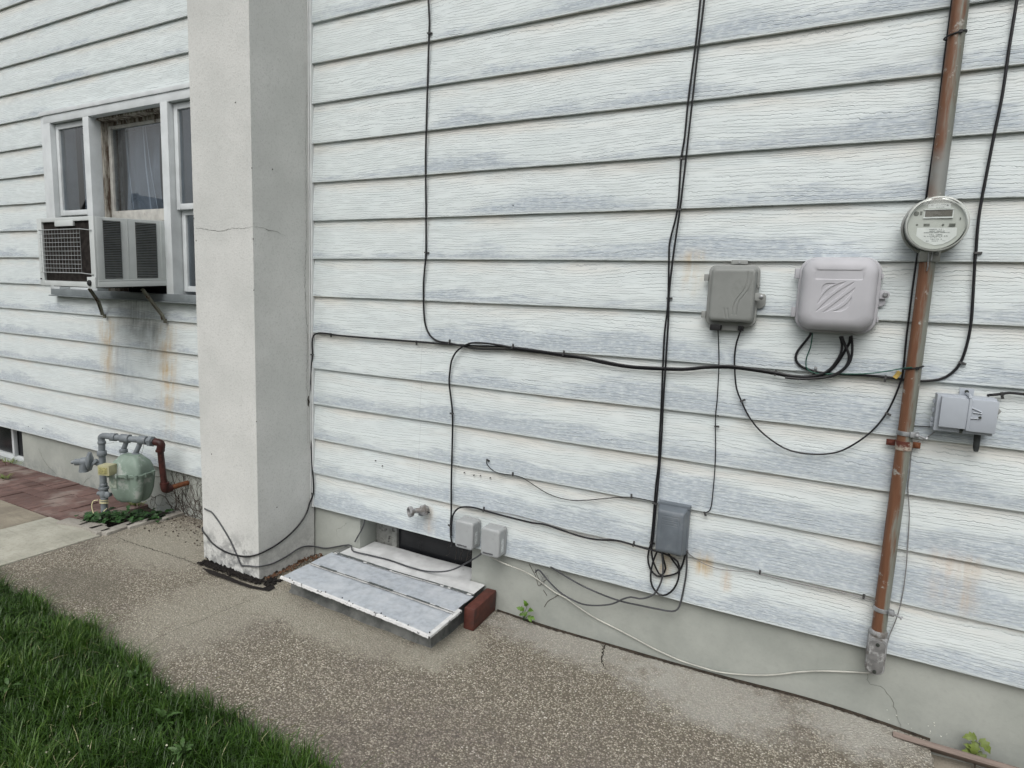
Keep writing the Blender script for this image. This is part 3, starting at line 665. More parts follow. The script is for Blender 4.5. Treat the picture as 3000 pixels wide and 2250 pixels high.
rm = MB(); rm.box(-5.3, WX1+0.05, 0.55, 0.57, 1.2, 2.7); rm.box(-5.3, WX1+0.05, 0.2, 0.57, 2.55, 2.7); rm.box(-5.3, WX1, 0.2, 0.57, 1.2, 1.3); rm.box(-5.32, -5.2, 0.2, 0.57, 1.2, 2.7)
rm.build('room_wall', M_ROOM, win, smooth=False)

# ------------------------------------------------------------------ neighbour house across the yard (what the panes reflect)
nh = thing('neighbour_house', (-49.0, -27.0, -0.2), 'neighbouring gabled house across the yards, mirrored dimly in the window panes', 'house')
b = MB(); b.box(-54, -48.5, -46, -25.2, -0.2, 5.6); b.box(-48.5, -46, -26.9, -23.1, -0.2, 5.9); b.add([(-46, -26.9, 5.9), (-46, -23.1, 5.9), (-46, -25.0, 7.85)], [(0, 1, 2)])
b.build('wall', plain('neighbour_clapboard', (0.42, 0.43, 0.43), 0.7, 0.08, 4), nh)
b = MB(); b.add([(-47.8, -46.5, 5.4), (-54.6, -46.5, 5.4), (-51.2, -46.5, 8.7), (-47.8, -25.0, 5.4), (-54.6, -25.0, 5.4), (-51.2, -25.0, 8.7)], [(0, 3, 5, 2), (1, 2, 5, 4), (0, 2, 1), (3, 4, 5), (0, 1, 4, 3)])
b.add([(-45.7, -27.2, 5.65), (-45.7, -25.0, 8.05), (-45.7, -22.8, 5.65), (-50.5, -27.2, 5.65), (-50.5, -25.0, 8.05), (-50.5, -22.8, 5.65), (-45.7, -26.95, 5.6), (-45.7, -25.0, 7.80), (-45.7, -23.05, 5.6)], [(0, 1, 4, 3), (1, 2, 5, 4), (0, 6, 7, 1), (1, 7, 8, 2)])
b.build('roof', plain('neighbour_shingles', (0.03, 0.033, 0.036), 0.9, 0.2, 2), nh, smooth=False)
b = MB()
for y in (-26.3, -24.7): b.box(-46.0, -45.9, y, y+0.9, 4.4, 5.7)
build_split(b, 'window', M_BASEG, nh)
tt = thing('tree', (3.5, -12.5, -0.2), 'leafy tree across the lawn behind where the camera stands', 'tree')
MB().tube([(3.5, -12.5, -0.2), (3.55, -12.5, 1.2), (3.4, -12.4, 2.6), (3.5, -12.3, 4.2)], [0.2, 0.16, 0.12, 0.05], 8).build('trunk', M_VINE, tt)
b = MB()
for _ in range(1500):
    c = Vector((3.5, -12.4, 4.0))+Vector((random.gauss(0, .8), random.gauss(0, .8), random.gauss(0, .9))); d = Vector((random.gauss(0, 1), random.gauss(0, 1), random.gauss(0, 1))).normalized()*0.14; e = d.orthogonal().normalized()*0.09
    b.add([c-d, c+e, c+d, c-e], [(0, 1, 2, 3)])
b.build('crown', M_LEAFD, tt, smooth=False)

# ------------------------------------------------------------------ area-well cover in front of the basement window
wc = thing('window_well_cover', (-1.93, -0.22, -0.135), 'low cement kerb with a flaking silver sheet-metal cover under the basement window', 'window well cover')
LX0, LX1, LY0 = -2.365, -1.412, -0.445
def lz(x, y):       # lid top: nearly level, sags at the front right corner
    return -0.021 - 0.003*max(0, -y)/0.44 - 0.006*max(0, (x+1.62)/0.2)**2*max(0, (-y-0.2)/0.24) + 0.002*sin(9*x)*sin(14*y)
kb = MB(); n = 40
kp = []
def kring(z, inf, jag=0.0):
    out = []
    for a, b_ in (((-2.375, -0.374), (-1.462, -0.418)), ((-1.462, -0.418), (-1.455, 0.03)), ((-1.455, 0.03), (-2.375, 0.03)), ((-2.375, 0.03), (-2.375, -0.374))):
        for k in range(n):
            t = k/n; x = a[0]+(b_[0]-a[0])*t; y = a[1]+(b_[1]-a[1])*t
            x += inf*(1 if x > -1.9 else -1)*(0.4+0.6*abs(sin(17*y))); y -= inf*(0.7+0.3*sin(23*x)) if y < 0 else 0
            out.append((x, y, z+jag*random.random()))
    return out
kb.rings([kring(-0.16, 0.016), kring(-0.135, 0.010, 0.004), kring(-0.12, 0.001), kring(-0.07, -0.001), kring(-0.0285, 0.0)])
kb.build('kerb', M_CURB, wc, smooth=40)
ly = MB(); N1, N2 = 60, 26
def warp(mb):
    mb.v = [(x, y*(0.99+0.115*(x+2.37)/0.96) if y < 0 else y, z) for x, y, z in mb.v]; return mb
def sheet(x0, x1, ya, yb, dz, name, mat, curl=0.0):
    mb = MB(); vs = []
    for i in range(N1+1):
        for j in range(5):
            x = x0+(x1-x0)*i/N1; y = ya+(yb-ya)*j/4
            cz = curl*(1 if j == 0 else 0)*abs(sin(x*31))
            vs.append((x + (0.002*sin(y*40) if i in (0, N1) else 0), y, lz(x, y)+dz+cz+random.uniform(-.0004, .0004)))
    m_ = len(vs); vs2 = [(v[0], v[1], v[2]-0.003) for v in vs]
    mb.v = vs+vs2
    for i in range(N1):
        for j in range(4):
            a = i*5+j; mb.f.append((a, a+5, a+6, a+1)); mb.f.append((m_+a, m_+a+1, m_+a+6, m_+a+5))
        mb.f.append((i*5, m_+i*5, m_+i*5+5, i*5+5)); mb.f.append((i*5+4, i*5+9, m_+i*5+9, m_+i*5+4))
    for j in range(4):
        mb.f.append((j, j+1, m_+j+1, m_+j)); k = N1*5+j; mb.f.append((k, m_+k, m_+k+1, k+1))
    return warp(mb).build(name, mat, wc, smooth=50)
sheet(LX0, LX1, -0.440, -0.268, 0.0, 'cover_sheet', M_LIDM); sheet(LX0+0.005, LX1-0.018, -0.262, -0.100, 0.003, 'cover_sheet', M_LIDM)
# back sheet with tabs around the recess
b = MB()
for x0, x1, y0, y1 in ((LX0+0.04, LX1-0.03, -0.092, 0.022), (OX0+0.004, OX1-0.004, 0.022, 0.150)):
    m1 = 24; vs = []
    for i in range(m1+1):
        for y in (y0, y1): x = x0+(x1-x0)*i/m1; vs.append((x, y, -0.0185 + 0.0015*sin(x*11)-0.002*(y < 0)))
    b.add(vs, [(2*i, 2*i+1, 2*i+3, 2*i+2) for i in range(m1)])
warp(b).build('cover_sheet', plain('whitened_sheet', (0.52, 0.53, 0.53), 0.6, 0.12, 14, 0.2, dirt_or_glint=(0.20, 0.20, 0.20), dscale=11, dth=(0.66, 0.75)), wc, smooth=False)
def strip(x0, x1, y0, y1, dz, name, mat, jag, th=0.003, dens=0.006, gap=0.0):
    mb = MB(); prev = None; x = x0
    while x < x1:
        ja, jb2 = random.uniform(0, jag), random.uniform(0, jag)
        r = [(x, y0+ja, lz(x, y0)+dz), (x, y1-jb2, lz(x, y1)+dz)]
        if prev and random.random() > gap: mb.add([prev[0], r[0], r[1], prev[1]], [(0, 1, 2, 3)])
        prev = r; x += dens
    return warp(mb).build(name, mat, wc, smooth=False)
strip(LX0+0.01, LX1-0.01, -0.277, -0.254, 0.0060, 'seam_strip', M_LIDW, 0.003)
strip(LX0+0.03, LX1-0.025, -0.113, -0.089, 0.0085, 'seam_strip', M_LIDW, 0.004)
for y0, segs in ((-0.266, ((-2.28, -2.16, .016), (-2.10, -2.02, .006), (-1.94, -1.78, .018), (-1.70, -1.56, .012), (-1.53, -1.50, .010))), (-0.103, ((-2.31, -2.12, .020), (-2.10, -1.94, .018), (-1.93, -1.62, .007), (-1.60, -1.57, .018), (-1.56, -1.46, .020)))):
    for a, c, w in segs: strip(a, c, y0-w/2, y0+w/2, 0.0108, 'sealant', M_TAR, w*0.15)
strip(LX0+0.01, LX1-0.01, -0.2700, -0.2645, 0.0100, 'sealant', M_TAR, 0.001); strip(LX0+0.03, LX1-0.01, -0.1010, -0.0955, 0.0104, 'sealant', M_TAR, 0.001)
# folded front edge, ragged
fe = MB(); prev = None; x = LX0-0.004
while x < LX1+0.002:
    r = [(x, -0.444, lz(x, -0.44)+0.0035), (x, -0.452, lz(x, -0.44)+0.0015), (x, -0.455, lz(x, -0.44)-0.007-random.uniform(0, 0.004))]
    if prev: fe.add(prev+r, [(0, 3, 4, 1), (1, 4, 5, 2)])
    prev = r; x += 0.008
warp(fe).build('front_lip', M_LIDW, wc, smooth=False)
re = MB(); prev = None; y = -0.452
while y < -0.215:
    r = [(LX1-0.018, y, lz(LX1, y)+0.003), (LX1+0.003, y, lz(LX1, y)+0.002), (LX1+0.004, y, lz(LX1, y)-0.006-random.uniform(0, 0.004))]
    if prev: re.add(prev+r, [(0, 1, 4, 3), (1, 2, 5, 4)])
    prev = r; y += 0.012
warp(re).build('side_lip', M_LIDW, wc, smooth=False)
sc_ = MB()
for px, py in ((849, 1694), (857, 1701), (884, 1712), (954, 1735), (942, 1734), (1003, 1752), (1023, 1761), (1034, 1770), (1097, 1795), (1117, 1797), (1130, 1807), (1196, 1832), (1163, 1819), (1259, 1853), (1350, 1794)):
    sc_.lathe([(0.0035, 0), (0.003, 0.003)], G(px, py, -0.023), (0, -0.4, 1), 8)
build_split(sc_, 'screw', M_BLACK, wc)
# brown paver leaning against it
pb = MB(); pb.obox((-1.400, -0.092, -0.083), (0.999, 0.05, 0), (-0.05, 0.999, 0), (0.03, 0, 1), 0.028, 0.115, 0.054)
tag(pb.build('brick', M_REDBR, loc=(-1.40, -0.092, -0.133), bevel=0.006), 'dark brown brick set on edge against the metal well cover', 'brick')

# ------------------------------------------------------------------ air conditioner
AC = thing('air_conditioner', (-4.165, 0.0, 1.41), 'old grey window air conditioner jutting from the middle sash on two brackets', 'air conditioner')
ax0, ax1, ay0, az0, az1 = -4.475, -3.855, -0.452, 1.388, 1.797
def sh(mb):     # tilts down toward the yard
    mb.v = [(x, y, z+0.065*(y-ay0)) for x, y, z in mb.v]; return mb
cs = MB()
cs.box(ax0, ax1, ay0+0.02, 0.09, az0+0.003, az1-0.003)
sh(cs).build('casing', M_ACW, AC, bevel=0.004)
fr_ = MB(); t = 0.052
fr_.box(ax0, ax0+t, ay0, ay0+0.02, az0, az1); fr_.box(ax1-0.048, ax1, ay0, ay0+0.02, az0, az1)
fr_.box(ax0+t, ax1-0.048, ay0, ay0+0.02, az1-0.024, az1); fr_.box(ax0+t, ax1-0.048, ay0, ay0+0.02, az0, az0+0.030)
fr_.box(ax0+0.21, ax0+0.41, ay0-0.003, ay0+0.01, az1-0.052, az1-0.02)
sh(fr_).build('rear_frame', M_ACW, AC, bevel=0.002)
fc = MB(); fc.box(ax0+t+0.001, ax1-0.049, ay0+0.0170, ay0+0.0195, az0+0.031, az1-0.025); 
for k in range(64):
    x = ax0+t+0.004+k*0.0081; fc.box(x, x+0.0015, ay0+0.011, ay0+0.017, az0+0.032, az1-0.026)
sh(fc).build('coil', M_FINS, AC, smooth=False)
gl = MB(); gx0, gx1, gz0, gz1 = ax0+0.068, ax0+0.505, az0+0.082, az1-0.072
for k in range(14): x = gx0+(gx1-gx0)*k/13; gl.tube([(x, ay0-0.016, gz0-0.004), (x, ay0-0.016, gz1+0.004)], 0.0010, 5)
for k in range(11): z = gz0+(gz1-gz0)*k/10; gl.tube([(gx0-0.004, ay0-0.019, z), (gx1+0.004, ay0-0.019, z)], 0.0015, 5)
for z in (gz0, gz1): gl.tube([(gx0-0.020, ay0-0.004, z), (gx0-0.010, ay0-0.018, z), (gx1, ay0-0.018, z), (ax1-0.02, ay0-0.004, z-0.008)], 0.0028, 6)
sh(gl).build('wire_guard', M_WIREW, AC)
for ya, yb in ((-0.405, -0.300), (-0.212, -0.080)):
    lv = MB(); lz0, lz1 = az0+0.050, az1-0.020
    lv.box(ax1, ax1+0.001, ya, yb, lz0, lz1); sh(lv).build('side_louvre', M_FINS, AC, smooth=False)
    lv = MB(); n = 34
    for k in range(n):
        z = lz0+(lz1-lz0)*(k+0.5)/n; lv.add([(ax1+0.001, ya, z+0.0035), (ax1+0.001, yb, z+0.0035), (ax1+0.006, yb, z-0.0005), (ax1+0.006, ya, z-0.0005), (ax1+0.0055, ya, z-0.0015), (ax1+0.0055, yb, z-0.0015)], [(0, 1, 2, 3), (3, 2, 5, 4)])
    sh(lv).build('louvre_slats', plain('louvre_grey', (0.12, 0.135, 0.135), 0.5, 0.1, 9) if ya < -0.3 else bpy.data.materials['louvre_grey'], AC, smooth=False)
tr_ = MB(); tr_.box(ax1, ax1+0.004, ay0+0.01, 0.0, az0+0.0, az0+0.034); tr_.box(ax1, ax1+0.005, ay0+0.01, -0.0, az0+0.036, az0+0.042); tr_.box(ax1, ax1+0.003, ay0+0.012, ay0+0.05, az0+0.044, az1-0.004)
tr_.box(ax1, ax1+0.002, -0.262, -0.258, az0+0.044, az1-0.01); tr_.box(ax1, ax1+0.003, -0.055, -0.045, az0+0.044, az1-0.01)
sh(tr_).build('side_trim', M_ACW, AC, bevel=0.001)
st = MB(); st.lathe([(0.017, 0), (0.017, 0.012), (0.010, 0.016)], (ax1-0.055, ay0-0.002, az0+0.025), (0, -1, 0), 14); st.lathe([(0.004, 0), (0.004, 0.008)], (ax0+0.02, ay0, az0+0.04), (0, -1, 0), 8)
build_split(sh(st), 'knob', M_BLACK, AC)
cp = MB(); cp.box(ax1-0.085, ax1-0.0, ay0-0.006, ay0, az0-0.004, az0+0.06); sh(cp).build('corner_plate', M_ACW, AC, bevel=0.002)
ub = MB(); ub.box(ax0+0.03, ax1-0.02, ay0+0.06, 0.05, az0-0.008, az0+0.004); sh(ub).build('underside', M_DEBRIS_SHADE, AC)  # near-black sheet carries the shade beneath the unit in its colour
for (a, m_, c), sgn in ((((265, 846), (290, 882), (303, 922)), 0), (((420, 846), (452, 890), (481, 936)), 1)):
    pts = [W(*a, -0.135), W(*m_, -0.065), W(c[0]-4, c[1]-14, -0.022), W(*c, -0.012)]
    bk = MB()
    for i in range(3):
        p, q = pts[i], pts[i+1]; d = (q-p).normalized(); s = Vector((1, 0, 0)); u = d.cross(s).normalized(); s2 = u.cross(d)
        bk.obox((p+q)/2, d, s2, u, (q-p).length/2+0.003, 0.011, 0.0015)
        for e in (-1, 1): bk.obox((p+q)/2+s2*0.011*e+u*0.006, d, s2, u, (q-p).length/2+0.003, 0.0012, 0.007)
    bk.obox(pts[3]+Vector((0, 0.006, -0.01)), (1, 0, 0), (0, 1, 0), (0, 0, 1), 0.011, 0.006, 0.014)
    bk.build('support_bracket', M_BRK, AC, bevel=0.001)

# ------------------------------------------------------------------ gas meter
gmt = thing('gas_meter', (-4.07, -0.2, -0.14), 'pale green gas meter on grey and red pipes beside the chimney', 'gas meter')
A0 = Vector((-4.215, -0.285, -0.14)); e1 = Vector((0.43, 0.155, 0)).normalized(); e2 = Vector((e1.y, -e1.x, 0)); up = Vector((0, 0, 1))
def LP(a, b, z): return A0+e1*a+e2*b+up*z
def pw(px, py, a):  # pixel -> the vertical plane through the pipe run at sideways offset a
    n_ = np.array(e2); d = ray(px, py); o = np.array(A0+e2*a); t = ((o-CAM)@n_)/(d@n_); return Vector(CAM+t*d)
riser = [pw(306, 1500, 0), pw(304, 1440, 0), pw(299, 1335, 0), pw(298, 1293, 0)]
R0 = 0.0205
pz = riser[-1].z+0.035
run = [riser[-1], LP(0.008, 0, 0)+up*(pz-A0.z-0.008), LP(0.035, 0, pz-A0.z+0.004), LP(0.10, 0, pz-A0.z), LP(0.20, 0, pz-A0.z-0.004), LP(0.30, 0, pz-A0.z-0.006), LP(0.385, 0, pz-A0.z-0.010)]
b = MB(); b.tube(riser[:2]+[riser[2], riser[3]], R0, 14); b.tube(spline(run[:4], 0.008)+run[4:], R0, 14)
for c, d, r, h in ((riser[2]-up*0.0, (0, 0, 1), 0.029, 0.034), (riser[3]-up*0.018, (0, 0, 1), 0.025, 0.02), (run[3]-e1*0.02, e1, 0.030, 0.036), (LP(0.155, 0, pz-A0.z-0.003), e1, 0.032, 0.060), (LP(0.285, 0, pz-A0.z-0.006), e1, 0.032, 0.055), (LP(0.355, 0, pz-A0.z-0.009), e1, 0.037, 0.026)):
    b.lathe([(r*0.9, 0), (r, 0.003), (r, h-0.003), (r*0.9, h)], c, d, 12 if r < 0.03 else 6)
b.build('grey_pipe', M_GREYP, gmt, smooth=45)
s1t, s1b, s2t, s2b = pw(372, 1283, 0), pw(362, 1322, 0.0), pw(411, 1292, 0), pw(397, 1334, 0.0)
for a_, c_ in ((s1t, s1b), (s2t, s2b)):
    b = MB(); mid = (a_+c_)/2
    b.tube(spline([a_+up*0.012, a_-up*0.006, mid+e1*0.001, c_+up*0.012, c_], 0.006), 0.0155, 12)
    b.lathe([(0.024, -0.004), (0.026, 0.0), (0.026, 0.016), (0.020, 0.02)], c_-up*0.004, (0, 0, 1), 10); b.lathe([(0.022, 0), (0.022, 0.012)], a_-up*0.006, (0, 0, 1), 10)
    b.build('swivel_joint', M_GREYP, gmt, smooth=45)
# meter body: two bellied bowls under a flanged, domed top
bc = (s1b+s2b)/2; bc = Vector((bc.x, bc.y, 0))+e1*0.022+e2*0.012
ztop = s1b.z-0.002; zfl = ztop-0.135
def body_ring(z, hx, hy, r, lobe=0.0, dx=0.0):
    base = rrect(0, 0, 2*hx, 2*hy, r, 0, 5); pts = []
    for i, p in enumerate(base):       # six extra points along every straight side
        q = base[(i+1) % len(base)]; m_ = 12 if (i+1) % 6 == 0 else 1
        for k in range(m_): pts.append((p[0]+(q[0]-p[0])*k/m_, p[2]+(q[2]-p[2])*k/m_))
    out = []
    for u, v in pts:
        v2 = v*(1-lobe*math.exp(-(u/(hx*0.30))**2)); u2 = u*(1-0.45*lobe*math.exp(-(v/(hy*0.35))**2))
        out.append(tuple(bc+e1*u2+e2*v2+up*(z-bc.z)))
    return out
b = MB(); b.rings([body_ring(zfl-0.006, .116, .083, .030, .16), body_ring(zfl-0.05, .114, .083, .032, .30), body_ring(zfl-0.10, .109, .079, .032, .36), body_ring(zfl-0.145, .099, .070, .030, .40), body_ring(zfl-0.175, .088, .058, .028, .42), body_ring(zfl-0.190, .070, .044, .024, .40), body_ring(zfl-0.194, .04, .025, .018, .3)])
b.build('meter_bowl', M_MTR_G, gmt, smooth=50)
b = MB(); b.rings([body_ring(zfl-0.008, .122, .090, .05), body_ring(zfl+0.008, .124, .092, .05), body_ring(zfl+0.010, .112, .080, .026), body_ring(zfl+0.050, .107, .075, .026), body_ring(zfl+0.078, .098, .067, .026), body_ring(zfl+0.102, .076, .050, .026), body_ring(ztop-0.012, .060, .038, .026), body_ring(ztop-0.006, .02, .014, .012)])
for u, v in ((-.1, .088), (-.035, .094), (.035, .094), (.1, .088), (.12, .03), (.12, -.04)):
    b.lathe([(0.009, -0.012), (0.009, 0.014), (0.005, 0.016)], bc+e1*u+e2*v+up*(zfl-bc.z), (0, 0, 1), 8)
b.build('meter_top', M_MTR_G, gmt, smooth=40)
b = MB(); ic = bc-e1*0.085+e2*0.105+up*(zfl+0.045-bc.z); b.obox(ic, e1, e2, up, 0.042, 0.036, 0.034)
ib = b.build('index_box', M_INDEX, gmt, bevel=0.009)
b = MB(); b.obox(ic+e2*0.037, e1, e2, up, 0.030, 0.0015, 0.022); b.build('index_window', plain('yellow_dial', (0.30, 0.28, 0.13), 0.3, 0.3, 90), ib, bevel=0.002)
b = MB(); b.obox(bc-e1*0.072+e2*0.0815+up*(zfl-0.055-bc.z), e1, e2, up, 0.026, 0.001, 0.03); b.build('name_plate', plain('worn_plate', (0.26, 0.30, 0.25), 0.5, 0.25, 60), gmt)
# regulator
rc = pw(272, 1352, 0.01)
b = MB(); ra = (-e1*0.8+e2*0.5).normalized()
b.tube([pw(300, 1362, 0), rc+ra*-0.01], 0.020, 12)
b.lathe([(0.030, -0.016), (0.040, -0.012), (0.060, -0.006), (0.063, 0.0), (0.063, 0.008), (0.050, 0.014), (0.030, 0.022), (0.028, 0.05), (0.022, 0.056), (0.022, 0.085), (0.012, 0.09), (0.010, 0.105)], rc+e1*-0.02, ra, 20)
b.tube([rc-e1*0.045+e2*0.02, rc-e1*0.052+e2*0.02-up*0.055], 0.026, 12); b.lathe([(0.029, 0), (0.029, 0.012)], rc-e1*0.052+e2*0.02-up*0.068, (0, 0, 1), 14)
b.obox(rc+e1*0.028+e2*0.02, (e1+up*0.9).normalized(), e2, (up-e1*0.9).normalized(), 0.028, 0.006, 0.008)
b.build('regulator', M_GREYP, gmt, smooth=40)
b = MB(); vb = pw(304, 1432, 0)
for z, r, h in ((0.018, 0.024, 0.02), (-0.004, 0.032, 0.018), (-0.055, 0.026, 0.05), (-0.075, 0.023, 0.02)): b.lathe([(r*0.9, 0), (r, 0.003), (r, h-0.003), (r*0.9, h)], vb+up*z, (0, 0, 1), 10)
b.tube([vb+e2*0.0-up*0.035-e1*0.045, vb-up*0.035+e1*0.05], 0.014, 8); b.lathe([(0.02, 0), (0.022, 0.014), (0.012, 0.02)], vb-up*0.035+e1*0.03, e2, 8)
b.build('shutoff_valve', M_GREYP, gmt, smooth=40)
xr = -3.792
r_ = [run[-1], pw(462, 1302, 0), pw(474, 1312, 0), pw(477, 1330, 0)]
eb_ = Vector((xr, -0.13, W(479, 1432, -0.13).z)); tp = pw(470, 1300, 0)
b = MB(); top_ = LP(0.43, 0, pz-A0.z-0.012)
b.tube([eb_+up*0.0, Vector((top_.x, top_.y, top_.z-0.04))], 0.0195, 14)
b.tube(spline([run[-1]+e1*0.01, top_-e1*0.018, top_+e1*0.004-up*0.006, Vector((top_.x, top_.y, top_.z-0.024))+e1*0.008, Vector((top_.x, top_.y, top_.z-0.055))], 0.006), 0.0245, 14)
b.lathe([(0.027, 0), (0.028, 0.004), (0.028, 0.012)], Vector((top_.x, top_.y, top_.z-0.062)), (0, 0, 1), 14)
b.tube(spline([eb_+up*0.04, eb_+up*0.012, eb_+Vector((0.0, 0.01, -0.004)), eb_+Vector((0.002, 0.045, 0.0))], 0.006), 0.0255, 14); b.lathe([(0.028, 0), (0.028, 0.012)], eb_+up*0.034, (0, 0, 1), 14)
b.build('red_pipe', M_REDP, gmt, smooth=45)
MB().tube([eb_+Vector((0.002, 0.04, 0)), eb_+Vector((0.006, 0.20, 0.006))], 0.0165, 14).build('rusty_pipe', M_RUSTP, gmt)
b = MB(); vbz = vb-up*0.085
b.tube(spline([vb+e2*0.03-e1*0.02-up*0.07, vb+e2*0.04-e1*0.045-up*0.075, vb+e2*0.045-e1*0.055-up*0.11, vb+e2*0.05-e1*0.04-up*0.16], 0.006), 0.0028, 6)
for dz in (-0.078, -0.090, -0.098): b.tube([vb+(e1*cos(a)+e2*sin(a))*0.0265+up*(dz+0.006*sin(a)) for a in np.linspace(-0.3, pi+0.3, 14)], 0.0026, 6)
b.tube([vb+e2*0.03+e1*0.01-up*0.15, vb+e2*0.02+e1*0.035-up*0.125], 0.003, 6)
b.build('tracer_wire', M_YWIRE, gmt)
b = MB(); b.tube(spline([pw(419, 1290, .03), pw(421, 1305, .03), pw(418, 1318, .03), pw(413, 1334, .03)], 0.006), 0.0012, 5); b.tube([pw(308, 1301, 0), pw(334, 1296, 0)], 0.0012, 5); build_split(b, 'seal_wire', M_GYWIRE, gmt)

# ------------------------------------------------------------------ electricity service: conduit and meter
CXc, CYc, CR = 0.2455, -0.030, 0.0235
sc = thing('service_conduit', (CXc, CYc, 0.26), 'tall rust-streaked steel electrical conduit fixed up the boards on the right', 'conduit')
def cx(z): return CXc - 0.006*max(0, (1.2-z)) 
b = MB(); b.tube([(cx(z), CYc, z) for z in (0.262, 0.6, 1.0, 1.4, 1.62)], CR, 28); b.build('lower_pipe', M_COND, sc)
b = MB(); b.tube([(cx(z), CYc, z) for z in (1.77, 2.2, 2.8, 4.6)], CR, 28); b.lathe([(0.026, 0), (0.028, 0.003), (0.028, 0.01), (0.024, 0.014)], (CXc, CYc, 1.785), (0, 0, 1), 24); b.build('upper_pipe', M_COND, sc)
b = MB(); x = cx(0.96)
b.rings([[(x+CR*1.1*cos(a), CYc-CR*1.1*sin(a), z) for a in np.linspace(-0.25, pi+0.25, 20)]+[(x+CR*1.0*cos(a), CYc-CR*1.0*sin(a), z) for a in np.linspace(pi+0.25, -0.25, 20)] for z in (0.944, 0.976)])
ps = b.build('pipe_strap', plain('cream_painted_strap', (0.35, 0.31, 0.26), 0.6, 0.2, 40, 0.2, dirt_or_glint=(0.10, 0.03, 0.02), dscale=22, dth=(0.5, 0.62)), sc)
for s, mm in ((-1, plain('dark_red_rust', (0.10, 0.028, 0.018), 0.7, 0.35, 40, 0.4)), (1, M_RUSTP)):
    b = MB(); b.box(x+s*(CR-0.002), x+s*(CR+0.028), -0.0105, -0.0065, 0.950, 0.972); b.lathe([(0.006, 0), (0.006, 0.004)], (x+s*(CR+0.016), -0.0105, 0.960), (0, -1, 0), 8); b.build('strap_ear', mm, ps, bevel=0.003)
for z, nm in ((1.003, 'ground_clamp'), (0.352, 'ground_clamp')):
    b = MB(); x = cx(z); b.lathe([(CR+0.0005, -0.008), (CR+0.003, -0.007), (CR+0.003, 0.007), (CR+0.0005, 0.008)], (x, CYc, z), (0.02, 0, 1), 24, cap=False)
    b.box(x+0.012 if z > .9 else x+CR*0.8, x+CR+0.014, CYc-CR-0.008, CYc-CR*0.35, z-0.008, z+0.010); b.lathe([(0.004, 0), (0.004, 0.028), (0.007, 0.028), (0.007, 0.033)], (x+CR+0.008, CYc-0.018, z), (1, -0.3, -0.25), 8)
    b.lathe([(0.003, -0.012), (0.003, 0.014), (0.006, 0.014), (0.006, 0.018)], (x+CR+0.006, CYc-0.024, z), (0.1, -1, 0.1), 8)
    b.build(nm, M_ZINC, sc, bevel=0.001)
for z in (2.301, 1.232):
    b = MB(); x = cx(z); b.tube([(x-0.008*0+(CR+0.009 if cos(a) < 0 else CR+0.002)*cos(a), CYc+(CR+0.002)*sin(a), z+0.012*cos(a)*0.6) for a in np.linspace(0, 2*pi, 26)], 0.0028, 6); b.box(x+0.002, x+0.012, CYc-CR-0.007, CYc-CR, z-0.004, z+0.005); b.build('cable_tie', M_BLACK, sc)
# conduit body (elbow fitting) at the foot
b = MB()
def lbring(y, w, z0, z1, sc_=1.0):
    cxx = cx(0.2); out = []
    n_ = 14; r = w
    for k in range(n_+1): a = pi*k/n_; out.append((cxx+r*cos(a), y, z1-r*0.55+r*0.55*sin(a)))
    for k in range(n_+1): a = pi+pi*k/n_; out.append((cxx+r*cos(a), y, z0+r*0.85+r*0.85*sin(a)))
    return out
b.rings([lbring(0.028, 0.027, 0.108, 0.262), lbring(-0.040, 0.031, 0.106, 0.262), lbring(-0.052, 0.031, 0.106, 0.255), lbring(-0.058, 0.028, 0.110, 0.250)])
b.lathe([(0.027, 0), (0.030, 0.004), (0.030, 0.02), (0.026, 0.024)], (cx(0.25), CYc, 0.248), (0, 0, 1), 22)
lb = b.build('elbow_fitting', M_DIECAST, sc, smooth=45)
b = MB(); b.rings([lbring(-0.0575, 0.0255, 0.113, 0.242), lbring(-0.062, 0.0245, 0.114, 0.241), lbring(-0.063, 0.022, 0.117, 0.238)]); b.build('cover_plate', plain('pitted_grey_cover', (0.15, 0.15, 0.148), 0.6, 0.2, 40, 0.4, dirt_or_glint=(0.33, 0.335, 0.33), dscale=24, dth=(0.5, 0.62)), lb, smooth=45)
b = MB()
for z in (0.228, 0.124): b.lathe([(0.0065, 0), (0.0065, 0.003), (0.003, 0.004)], (cx(0.2), -0.063, z), (0, -1, 0), 10)
build_split(b, 'cover_screw', M_HOLE, lb)

mt = thing('electricity_meter', (0.2465, -0.02, 1.70), 'round glass-covered electricity meter with a grey display on the conduit', 'electricity meter')
mc = Vector((0.2465, 0, 1.702)); ax = (0.02, -1, 0.0)
b = MB(); b.lathe([(0.070, -0.002), (0.072, 0.03), (0.060, 0.034)], mc, ax, 40)
b.box(mc.x-0.030, mc.x+0.030, -0.055, -0.01, mc.z-0.115, mc.z-0.05); b.box(mc.x-0.026, mc.x+0.026, -0.045, -0.01, mc.z+0.05, mc.z+0.096); b.build('socket', M_MRING, mt, bevel=0.003)
b = MB(); b.lathe([(0.086, 0.036), (0.0915, 0.040), (0.0925, 0.046), (0.0915, 0.052), (0.086, 0.055), (0.084, 0.050), (0.084, 0.036)], mc, ax, 56, cap=False); b.build('locking_ring', M_MRING, mt)
b = MB(); b.lathe([(0.083, 0.034), (0.083, 0.060), (0.081, 0.060), (0.0815, 0.064), (0.080, 0.066)], mc, ax, 56, cap=True); b.build('inner_barrel', plain('dark_barrel', (0.10, 0.105, 0.095), 0.35, 0.15, 20), mt)
b = MB(); b.lathe([(0.0795, 0.06), (0.0795, 0.104), (0.078, 0.107)], mc, ax, 56); fcm = b.build('face_plate', M_MFACE, mt)
